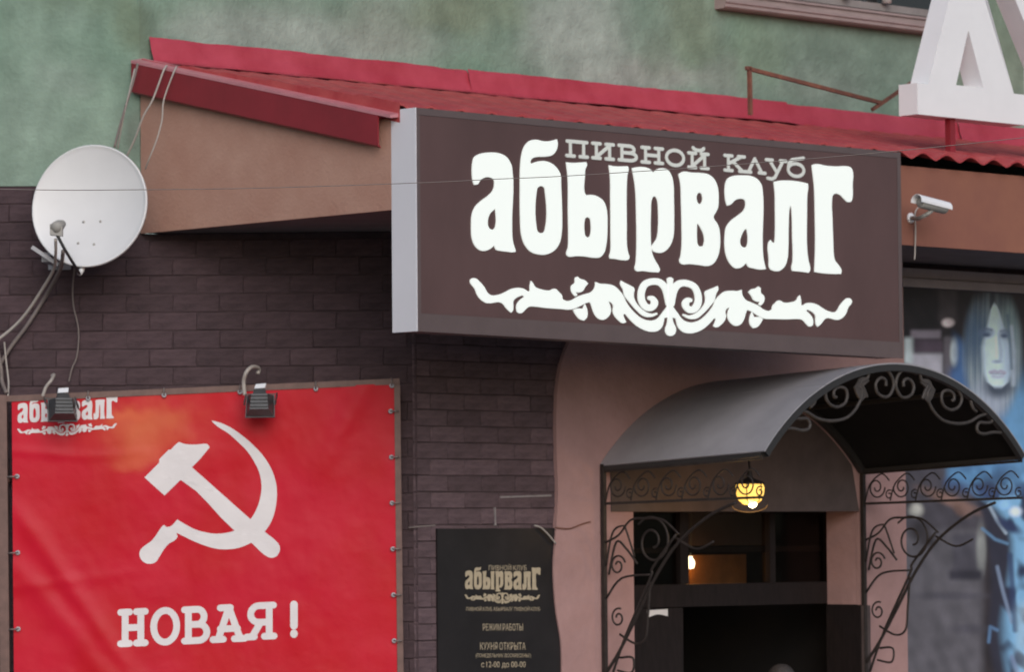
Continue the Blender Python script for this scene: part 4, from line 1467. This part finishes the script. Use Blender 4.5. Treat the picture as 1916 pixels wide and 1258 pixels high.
cable([(312, 122, yc - .1), (306, 132, yc - .12), (294, 165, yc - .12), (284, 190, yc - .12), (268, 218, yc - .1), (252, 260, yc - .05), (237, 292, yc)], .0055, 'cable_pale', 'pale cable over the left end of the red trim, nearer the corner')
cable([(330, 124, yc - .15), (323, 140, yc - .17), (311, 172, yc - .17), (305, 195, yc - .17), (303, 225, yc - .17), (293, 262, yc - .17), (280, 295, yc - .15), (272, 316, yc - .1)], .0045, 'cable_pale', 'pale cable over the tan gable, right of its twin')
cable([(764, 988, YB - .03), (800, 985, YB - .03), (815, 984, YB - .03)], .004, 'cable_grey', 'short wire round the brick corner above the black board')

# overhead wire crossing the street
b = MB()
wpts = []
for px, py in ((-700, 325), (-300, 345), (62, 355), (250, 355), (480, 352), (760, 343), (930, 335), (1080, 328), (1400, 306), (1800, 270), (2600, 180)):
    x, z = hb(px, py, 12.0)
    wpts.append(Bp(x, 12.0, z))
b.tube(smooth_path(wpts, 5), .0011, 6)
solo('overhead_wire', b, 'cable_grey', 'thin wire crossing in front of the dish and the big lettering', 'wire')

# ------------------------------------------------------------------ arched awning
SA0, SA1 = hs(1115, 868, TF)[0], hs(1606, 880, TF)[0]
SAM, HW = (SA0 + SA1) / 2, (SA1 - SA0) / 2
AZ0, AZ1, TA = .405, .462, TF + 1.27
RISE = .50
RAD = (HW ** 2 + RISE ** 2) / (2 * RISE)
PHI = math.asin(HW / RAD)


def aw(a, t, dr=0.0):                            # a in -1..1 along the arc
    z0 = lerp(AZ0, AZ1, (t - TF) / 1.27)
    return P(SAM + (RAD + dr) * math.sin(a * PHI), t, z0 + RISE - RAD + (RAD + dr) * math.cos(a * PHI))


awn = thing('awning', 'grey barrel-arched metal awning with iron scrolls over the door', 'awning', P(SAM, TF, AZ0))
npan = 4
for k in range(npan):
    a0, a1 = -1 + 2 * k / npan + .0015, -1 + 2 * (k + 1) / npan - .0015
    b = MB()
    b.grid(16, 6, lambda u, v: aw(lerp(a0, a1, u), lerp(TF + .026, TA, v), 0.0))
    b.grid(16, 1, lambda u, v: aw(lerp(a0, a1, u), TA, -.008 * v))
    b.grid(1, 6, lambda u, v: aw(a0, lerp(TF + .026, TA, v), -.008 * u))
    b.grid(1, 6, lambda u, v: aw(a1, lerp(TF + .026, TA, v), -.008 * (1 - u)))
    sh = part('sheet', b, 'awning', awn)
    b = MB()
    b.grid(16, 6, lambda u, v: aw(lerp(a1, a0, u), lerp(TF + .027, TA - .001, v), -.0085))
    part('underside_shade', b, 'underside_shade', sh)
for t0, nm in ((TA - .03, 'front_rim'), (TF + .03, 'wall_rim')):
    b = MB()
    b.grid(48, 1, lambda u, v: aw(lerp(-1, 1, u), t0 + .034, -.009 - .036 * v))
    b.grid(48, 1, lambda u, v: aw(lerp(1, -1, u), t0, -.009 - .036 * v))
    b.grid(48, 1, lambda u, v: aw(lerp(-1, 1, u), t0 + .034 * (1 - v), -.045))
    part(nm, b, 'awning_rim', awn)
for a in (-1, -.5, 0, .5, 1):
    b = MB()
    b.bar(aw(a, TF + .04, -.025), aw(a, TA - .035, -.025), .022, .022)
    part('purlin', b, 'awning_rim', awn)


def spiral(cx, cz, r0, r1, a0, turns, n=26):
    return [(cx + lerp(r0, r1, i / n) * math.cos(a0 + turns * 2 * math.pi * i / n), cz + lerp(r0, r1, i / n) * math.sin(a0 + turns * 2 * math.pi * i / n)) for i in range(n + 1)]


# scrolls under the front rim, traced as real bars in the front plane
FR = [  # crop (1420,660) scale 5.242
    [(330, 600), (345, 640), (400, 650), (470, 650), (500, 700), (485, 750), (420, 765), (330, 745), (240, 745)],
    [(400, 560), (480, 590), (560, 640), (640, 665), (740, 670), (850, 645), (930, 580), (985, 490), (1010, 400), (980, 330)],
    [(820, 240), (720, 300), (660, 380), (660, 450), (700, 510), (770, 535), (840, 500), (865, 430), (850, 360), (790, 340), (740, 370), (735, 430), (760, 440)],
    [(1080, 180), (1060, 260), (1000, 290), (1030, 360), (1060, 440)],
    [(1110, 190), (1230, 160), (1300, 230), (1320, 330), (1280, 420), (1220, 435), (1160, 390), (1145, 310), (1190, 250), (1240, 270), (1245, 330)],
    [(560, 430), (540, 500), (500, 540)],
]
mid = hs(1677, 720, TA)[0]
b = MB()
for line in FR:
    pts = [hs(1420 + x / 5.242, 660 + y / 5.242, TA - .012) for x, y in line]
    for mir in (0, 1):
        w = [P(2 * mid - a if mir else a, TA - .012 + .0008 * mir, z) for a, z in pts]
        b.tube(smooth_path(w, 5), .0095, 6)
part('front_scroll', b, 'iron_grey', awn)
for line in ([(985, 250), (1060, 240), (1075, 280), (1020, 330), (1060, 420), (1000, 480), (960, 420), (930, 340), (960, 300)],):
    for mir in (0, 1):
        pts = [hs(1420 + x / 5.242, 660 + y / 5.242, TA - .012) for x, y in line]
        pts = [(2 * mid - a, z) for a, z in pts][::-1] if mir else pts
        b = MB()                                 # leaf-like plates between scrolls
        b.shape([smooth_loop(pts, 3)], lambda a, z, d: P(a, TA - .012 + d, z), -.004, .006, back=True)
        part('front_leaf', b, 'iron_grey', awn)


b = MB()
tym = [(SA0 + .09, ZL - .02)] + [(SAM + (RAD - .055) * math.sin(a * PHI * .94), AZ0 + RISE - RAD + (RAD - .055) * math.cos(a * PHI * .94)) for a in [-1 + k / 12 for k in range(25)]] + [(SO1 - .01, ZL - .02)]
b.shape([tym], lambda a, z, d: P(a, TF + .024 + d, z), -.01, .006, back=True)
part('tympanum', b, 'jamb', annex)


# side brackets: post, arm, raking bar and scrolls, in the plane square to the wall
def bracket(s, lab_m, flip):
    bb = MB()
    zt_ = AZ0 - .03
    bb.bar(P(s, TF + .045, ZG + .0), P(s, TF + .045, zt_ + .04), .024, .024, N.to_3d())
    b2 = MB()
    b2.bar(P(s, TF + .06, .195), P(s, TA - .02, .215), .014, .014)
    b2.bar(P(s, TF + .06, zt_), P(s, TA - .02, zt_ + .05), .014, .014)
    b3 = MB()
    sx = lambda pts, r=.008: b3.tube(smooth_path([P(s + .002, TF + t, z) for t, z in pts], 5), r * .82, 6)
    # raking bars (curved), doubled near the middle
    sx([(.05, -.75), (.16, -.62), (.30, -.42), (.45, -.20), (.62, -.02), (.85, .12), (1.05, .19)], .011)
    sx([(.08, -.80), (.20, -.55), (.40, -.22), (.42, -.16), (.60, .02)], .009)
    sx([(.40, -.24), (.38, -.42), (.36, -.55), (.28, -.58), (.16, -.53)])
    sx([(.06, -.33), (.18, -.22), (.40, -.20)])
    sx([(.06, -.02), (.16, .02), (.25, .10), (.36, .11), (.50, .10), (.62, .02)])
    sx([(.06, -.15), (.11, .03), (.19, .07), (.22, .04), (.28, -.10)], .007)
    sx(spiral(.42, -.02, .145, .03, 2.4, -1.6))
    sx([(.30, -.14), (.22, -.06), (.14, -.02), (.08, -.20)])
    sx(spiral(.15, -.15, .06, .015, 0.3, 1.4), .007)
    sx(spiral(.15, -.44, .055, .015, 1.2, 1.3), .007)
    sx([(.16, -.66), (.26, -.66), (.25, -.74), (.14, -.73)], .008)
    sx([(.06, -.92), (.14, -.86), (.20, -.95), (.30, -1.05)], .008)
    # scrolls in the top panel
    for k in range(6):
        cxx = .15 + k * .195
        sx(spiral(cxx, .29, .066, .014, math.pi * (k % 2), 1.5 * (1 if k % 2 else -1)), .0055)
        sx([(cxx - .09, .21), (cxx - .05, .31), (cxx + .04, .37), (cxx + .10, .33)], .0055)
        sx(spiral(cxx + .098, .245, .03, .008, 1.0, 1.2), .005)
    sx([(.60, .0), (.75, -.06), (.88, -.02)], .008)
    return bb, b2, b3


for s in (SA0 + .012, SA1 - .012):
    p1, p2, p3 = bracket(s, '', 0)
    br = part('bracket_post', p1, 'iron', awn)
    part('bracket_arm', p2, 'iron', br)
    part('bracket_scroll', p3, 'iron', br)

# lantern under the awning
tL = TF + .55
sLn, zLn = hs(1403, 925, tL)
lan = thing('lantern', 'lit yellow hanging lantern under the awning, in front of the transom', 'lamp', P(sLn, tL, zLn))
b = MB()
b.lathe([(.0, -.06), (.035, -.057), (.066, -.035), (.08, 0.0), (.084, .035), (.074, .058), (.04, .062)], P(sLn, tL, zLn), (0, 0, 1), 12, smooth=False)
part('glass_shade', b, 'lamp_glass', lan)
b = MB()
b.lathe([(0, -.105), (.020, -.095), (.028, -.075), (.028, -.055), (0, -.04)], P(sLn, tL + .02, zLn + .025), (0, 0, 1), 14)
part('glass_bulb', b, 'bulb', lan)
b = MB()
b.lathe([(.086, .055), (.086, .062), (.05, .078), (.02, .09), (.012, .13), (0, .13)], P(sLn, tL, zLn), (0, 0, 1), 12, smooth=False)
b.tube([P(sLn, tL, zLn + .14), aw((sLn - SAM) / HW, tL, -.01)], .006, 6)
for k in range(6):
    a = k * math.pi / 3 + .26
    c_, s_ = math.cos(a), math.sin(a)
    b.tube([P(sLn, tL, zLn) + Vector((r * c_, r * s_, h)) for r, h in ((.039, -.059), (.070, -.036), (.083, 0.0), (.087, .035), (.083, .058))], .003, 5)
b.tube([P(sLn, tL, zLn) + Vector((.10 * math.cos(a), .10 * math.sin(a), -.06 - .04 * math.sin(a * 1.0))) for a in [k * math.pi / 12 for k in range(13)]], .004, 5)
part('metal_cage', b, 'iron', lan)
child_light(lan, 'lantern_light', P(sLn, tL + .0, zLn - .16), (1.0, .55, .18), 4.0, .05)

# ------------------------------------------------------------------ black information board
TB = TF + .014
brd = thing('information_board', 'tall black board with gold club lettering beside the doorway', 'sign', P(hs(930, 1258, TB)[0], TB, -1.6))
a0, zt_ = hs(818, 990, TB)
a1 = hs(1047, 990, TB)[0]
b = MB()
b.st(a0, a1, TF + .002, TB, -1.55, zt_)
panel = part('panel', b, 'board', brd)


def brdbox(u, v):
    return hs(lerp(870, 1011, u), lerp(1131, 1062, v) - (u - .5) * 141 * -.003, TB)


logo_on(brdbox, None, lambda a, z, d: P(a, TB + d, z), 'logo_letter', 'gold', panel, .002)


def word_mesh(body):
    cu = bpy.data.curves.new('tmp', 'FONT')
    cu.body = body
    ob = bpy.data.objects.new('tmp', cu)
    sc.collection.objects.link(ob)
    dg = bpy.context.evaluated_depsgraph_get()
    me = bpy.data.meshes.new_from_object(ob.evaluated_get(dg))
    vs, fs = [(v.co.x, v.co.y) for v in me.vertices], [tuple(p.vertices) for p in me.polygons]
    bpy.data.objects.remove(ob)
    bpy.data.meshes.remove(me)
    bpy.data.curves.remove(cu)
    return vs, fs


def text_line(body, x0, x1, y0, y1):
    ws, cur = [], 0.0
    for w in body.split():
        vs, fs = word_mesh(w)
        lo = min(v[0] for v in vs)
        vs = [(v[0] - lo + cur, v[1]) for v in vs]
        cur = max(v[0] for v in vs) + .35
        ws.append((vs, fs))
    hi_x = cur - .35
    lo_y, hi_y = min(v[1] for w in ws for v in w[0]), max(v[1] for w in ws for v in w[0])
    for vs, fs in ws:
        bb = MB()
        for x, y in vs:
            a_, z_ = hs(lerp(x0, x1, x / hi_x), lerp(y1, y0, (y - lo_y) / (hi_y - lo_y)), TB)
            bb.v.append(P(a_, TB + .002, z_))
        bb.f = list(fs)
        part('word', bb, 'gold', panel)


text_line('ПИВНОЙ  КЛУБ', 914, 985, 1056, 1068)
text_line('ПИВНОЙ КЛУБ АБЫРВАЛГ ПИВНОЙ КЛУБ', 872, 1010, 1135, 1144)
text_line('РЕЖИМ РАБОТЫ', 903, 978, 1168, 1181)
text_line('КУХНЯ  ОТКРЫТА', 898, 983, 1203, 1217)
text_line('(ПОНЕДЕЛЬНИК-ВОСКРЕСЕНЬЕ)', 890, 993, 1224, 1233)
text_line('с 12-00 до 00-00', 900, 983, 1239, 1252)
cw = [hs(x, y, TF + .03) for x, y in ((1000, 984), (1012, 988), (1025, 1000), (1040, 1018))]
b = MB()
b.tube(smooth_path([P(a, TF + .03, z) for a, z in cw], 5), .005, 6)
solo('loose_wire', b, 'cable_pale', 'short pale wire across the upper right corner of the black board', 'cable')
cw = [hs(x, y, TF + .03) for x, y in ((1040, 988), (1065, 990), (1090, 981), (1105, 977))]
b = MB()
b.tube(smooth_path([P(a, TF + .03, z) for a, z in cw], 5), .004, 6)
solo('loose_wire', b, 'rust', 'short brown wire on the pink plaster beside the black board', 'cable')

# ------------------------------------------------------------------ security camera
TC = TE + .22
s_, z_ = hs(1742, 383, TC)
cm = thing('security_camera', 'white bullet security camera on the reddish board right of the sign', 'camera', P(s_, TC, z_))
d = (P(s_ + .16, TC + .06, z_ - .035) - P(s_ - .12, TC - .02, z_ + .03)).normalized()
c0, c1 = P(*(lambda h: (h[0], TC, h[1]))(hs(1722, 378, TC))), P(*(lambda h: (h[0], TC, h[1]))(hs(1768, 390, TC)))
b = MB()
dd = (c1 - c0).normalized()
b.tube([c0, c0 + dd * .01, c1 - dd * .01, c1], [.030, .034, .034, .030], 14)
part('housing', b, 'plastic_grey', cm)
b = MB()
up = Vector((0, 0, 1))
rt = dd.cross(up).normalized()
u2 = rt.cross(dd)
arcp = [(math.cos(math.radians(a)), math.sin(math.radians(a))) for a in range(-10, 191, 20)]
for k in range(len(arcp) - 1):
    (x0, y0), (x1, y1) = arcp[k], arcp[k + 1]
    q = []
    for end in (c0 - dd * .035, c1 + dd * .02):
        for (xx, yy, r) in ((x0, y0, .040), (x1, y1, .040), (x1, y1, .037), (x0, y0, .037)):
            q.append(end + rt * xx * r + u2 * yy * r)
    b.hexa(q)
part('sun_hood', b, 'letter_white', cm)
b = MB()
m_ = (c0 + c1) / 2 - u2 * .03
foot = P(*(lambda h: (h[0], TE + .0, h[1]))(hs(1703, 408, TE)))
el_ = P(*(lambda h: (h[0], TC - .02, h[1]))(hs(1737, 402, TC)))
b.tube([m_, el_], .012, 8)
b.tube([el_, foot + (el_ - foot) * .5 - Vector((0, 0, .012)), foot], .012, 8)
part('arm', b, 'plastic_grey', cm)
b = MB()
b.lathe([(0, .0), (.03, 0), (.03, .008), (.02, .014), (.0, .016)], foot, N.to_3d(), 14)
part('base_plate', b, 'letter_white', cm)
b = MB()
b.tube(smooth_path([P(*(lambda h: (h[0], TE + .02, h[1]))(hs(x, y, TE + .02))) for x, y in ((1718, 388), (1712, 400), (1713, 430), (1712, 470), (1711, 486))], 5), .0045, 6)
part('lead', b, 'cable_pale', cm)

# ------------------------------------------------------------------ tall white letters standing on the roof
TLF = 1.86
DP = .14


def lp(px, py):
    return hs(px, py, TLF)


def roof_letter(name, lab, loops, posts):
    allp = [p for l in loops for p in l]
    t_ = thing(name, lab, 'letter', P(sum(p[0] for p in allp) / len(allp), TLF, min(p[1] for p in allp)), 'white letters standing on the roof')
    bb = MB()
    bb.shape(loops, lambda a, z, d: P(a, TLF + d, z), -DP, 0, back=True)
    part('body', bb, 'letter_white', t_)
    for px, py0 in posts:
        bb = MB()
        a = lp(px, py0)[0]
        bb.bar(P(a, TLF - .05, lp(px, py0)[1] + .01), P(a, TLF - .05, lerp(ZR0, ZR1, (TLF - .05) / 2.06) - .01), .045, .04, N.to_3d())
        part('post', bb, 'verge', t_)
    return t_


# measured on the front face
Dz0 = lp(1800, 222)[1]
q = lambda x, y: lp(x, y)
outer = [q(1716, 215), q(1717, 158), q(1737, 157), q(1776, 0)]
s_off = .0
ztopD = q(1800, -330)[1]
sl1 = (q(1776, 0)[0] - q(1737, 157)[0]) / (q(1776, 0)[1] - q(1737, 157)[1])
zf = q(1737, 157)[1]
sA = q(1737, 157)[0]
sB = q(1897, 165)[0]
sl2 = (q(1846, 10)[0] - sB) / (q(1846, 10)[1] - zf)
hgt = .95
DL = [(q(1717, 215)[0], Dz0), (q(1717, 215)[0], zf), (sA, zf), (sA + sl1 * hgt, zf + hgt), (sB + sl2 * hgt, zf + hgt), (sB, zf), (q(1917, 170)[0], zf), (q(1917, 170)[0], Dz0)]
zi = q(1800, 160)[1]
hole = [(q(1789, 160)[0], zi), (q(1840, 163)[0], zi), (q(1812, 58)[0], q(1812, 56)[1])]
roof_letter('roof_letter', 'big white three-dimensional letter with a triangular hole, standing on the red roof', [DL, hole], [(1790, 222)])
a0 = q(1875, 0)
v0, v1 = q(1900, 0), q(1948, 118)
slp = (v1[0] - v0[0]) / (v1[1] - v0[1])
zb_ = v1[1] - .02
w_ = .17
UL = [(v0[0] + slp * (zb_ - v0[1]), zb_), (v0[0] + slp * (zf + hgt - v0[1]), zf + hgt), (v0[0] + w_ + slp * (zf + hgt - v0[1]), zf + hgt), (v0[0] + w_ + slp * (zb_ + .1 - v0[1]), zb_ + .1),
      (v0[0] + w_ + .25, zf + hgt), (v0[0] + w_ + .43, zf + hgt), (v0[0] + w_ + .13 + slp * (zb_ - v0[1]), Dz0), (v0[0] + slp * (zb_ - v0[1]), Dz0)]
roof_letter('roof_letter', 'white letter with a slanting stroke, cut off at the right edge of the picture', [UL], [(1985, 235)])

# rusty angle frame behind them
b = MB()
tq = .55
g_ = lambda x, y, t=tq: P(hs(x, y, t)[0], t, hs(x, y, t)[1])
rf = thing('angle_iron_frame', 'rusty angle iron bar and post left over above the red roof', 'frame', g_(1403, 182))
b = MB()
b.bar(g_(1402, 124), g_(1404, 215), .022, .022, N.to_3d())
part('post', b, 'rust', rf)
b = MB()
b.bar(g_(1396, 127), g_(1648, 192), .022, .022)
part('bar', b, 'rust', rf)
b = MB()
b.bar(g_(1632, 205), g_(1722, 143), .02, .02)
part('strut', b, 'rust', rf)

# ------------------------------------------------------------------ person just inside the doorway (top of the head shows)
TPn = TF - .10
sP, zP = hs(1458, 1244, TPn)
base = P(sP, TPn, ZG)
hgt = ZC + zP - base.z
per = thing('person', 'person with short grey hair in a dark jacket standing in the dark doorway', 'person', base)
fwd = (N.to_3d() * .95 + E.to_3d() * .25).normalized()
rt = fwd.cross(Vector((0, 0, 1))).normalized()
k = hgt / 1.7
J = lambda r, f, z: base + rt * r * k + fwd * f * k + Vector((0, 0, z * k))
vs = [('pel', J(0, 0, .93), .145), ('sp', J(0, 0, 1.12), .135), ('ch', J(0, .01, 1.30), .155), ('nk', J(0, .0, 1.44), .062), ('hd', J(0, .015, 1.50), .058), ('hd2', J(0, .03, 1.575), .082), ('hd3', J(0, .02, 1.62), .080),
      ('hl', J(-.10, 0, .88), .095), ('kl', J(-.105, .02, .48), .065), ('al', J(-.11, 0, .09), .042), ('tl', J(-.115, .15, .045), .038),
      ('hr', J(.10, 0, .88), .095), ('kr', J(.105, .03, .48), .065), ('ar', J(.11, .02, .09), .042), ('tr', J(.12, .17, .045), .038),
      ('sl', J(-.18, 0, 1.36), .066), ('el', J(-.23, -.02, 1.08), .046), ('wl', J(-.22, .06, .85), .032), ('pl', J(-.215, .09, .77), .034),
      ('sr', J(.18, 0, 1.36), .066), ('er', J(.23, -.02, 1.08), .046), ('wr', J(.22, .06, .85), .032), ('pr', J(.215, .09, .77), .034)]
ed = ['pel-sp', 'sp-ch', 'ch-nk', 'nk-hd', 'hd-hd2', 'hd2-hd3', 'pel-hl', 'hl-kl', 'kl-al', 'al-tl', 'pel-hr', 'hr-kr', 'kr-ar', 'ar-tr', 'ch-sl', 'sl-el', 'el-wl', 'wl-pl', 'ch-sr', 'sr-er', 'er-wr', 'wr-pr']
for sg, nm in ((-1, 'l'), (1, 'r')):
    for j in range(5):
        o1, o2 = (.03 - j * .013), (.038 - j * .017)
        ln = (.05, .075, .085, .078, .06)[j]
        zz = .77 - (.0 if j else -.03)
        vs.append((f'f{nm}{j}', J(sg * .215, .09 + o1 + (.02 if j == 0 else 0), zz - .035), .011))
        vs.append((f'g{nm}{j}', J(sg * .205, .09 + o2 + (.03 if j == 0 else .012), zz - .035 - ln), .009))
        ed += [f'p{nm}-f{nm}{j}', f'f{nm}{j}-g{nm}{j}']
ids = {n_: i for i, (n_, _, _) in enumerate(vs)}
me = bpy.data.meshes.new('body')
me.from_pydata([tuple(p - base) for _, p, _ in vs], [tuple(ids[x] for x in e_.split('-')) for e_ in ed], [])
body = bpy.data.objects.new('body', me)
sc.collection.objects.link(body)
body.parent = per
ORG[body.name] = base
mod = body.modifiers.new('skin', 'SKIN')
for i, (_, _, r) in enumerate(vs):
    me.skin_vertices[0].data[i].radius = (r * k, r * k)
me.skin_vertices[0].data[0].use_root = True
body.modifiers.new('sub', 'SUBSURF').levels = 2
body.modifiers['sub'].render_levels = 2
me.materials.append(M['skin'])
b = MB()
b.lathe([(.150, .86), (.158, .95), (.150, 1.10), (.172, 1.28), (.165, 1.38), (.10, 1.44), (.072, 1.455)], base, (0, 0, 1), 20)
part('jacket', b, 'jacket', per)
for sg in (-1, 1):
    b = MB()
    b.tube([J(sg * .13, 0, 1.36), J(sg * .185, 0, 1.35), J(sg * .233, -.02, 1.08), J(sg * .222, .055, .87)], [.08 * k, .08 * k, .06 * k, .045 * k], 12)
    part('sleeve', b, 'jacket', per)
    b = MB()
    b.tube([J(sg * .09, 0, .95), J(sg * .105, .02, .48), J(sg * .112, 0, .07)], [.115 * k, .082 * k, .065 * k], 12)
    part('trouser_leg', b, 'jacket', per)
hc = J(0, .015, 1.61)
b = MB()


def hairf(u, v):
    a, el = u * 2 * math.pi, lerp(-.25, math.pi / 2, v)
    r = .0905 * k * (1 + .03 * math.sin(a * 9) * (1 - v))
    dirv = rt * math.cos(a) * math.cos(el) * .92 + fwd * math.sin(a) * math.cos(el) * 1.05 + Vector((0, 0, 1)) * math.sin(el) * 1.03
    p = hc + dirv * r
    return p


b.grid(28, 12, hairf)
part('hair', b, 'hair', per)
b = MB()
b.tube([J(0, .10, 1.555), J(0, .122, 1.53), J(0, .105, 1.522)], [.008, .014, .012], 8)
part('nose', b, 'skin', per)
for sg in (-1, 1):
    b = MB()
    b.lathe([(0, -.006), (.010, -.004), (.012, 0), (0, .008)], J(sg * .032, .098, 1.575), fwd, 10)
    part('eye', b, 'dark_metal', per)
    b = MB()
    b.tube([J(sg * .083, .0, 1.585), J(sg * .094, -.005, 1.56), J(sg * .082, .005, 1.53)], [.012, .016, .009], 8)
    part('ear', b, 'skin', per)
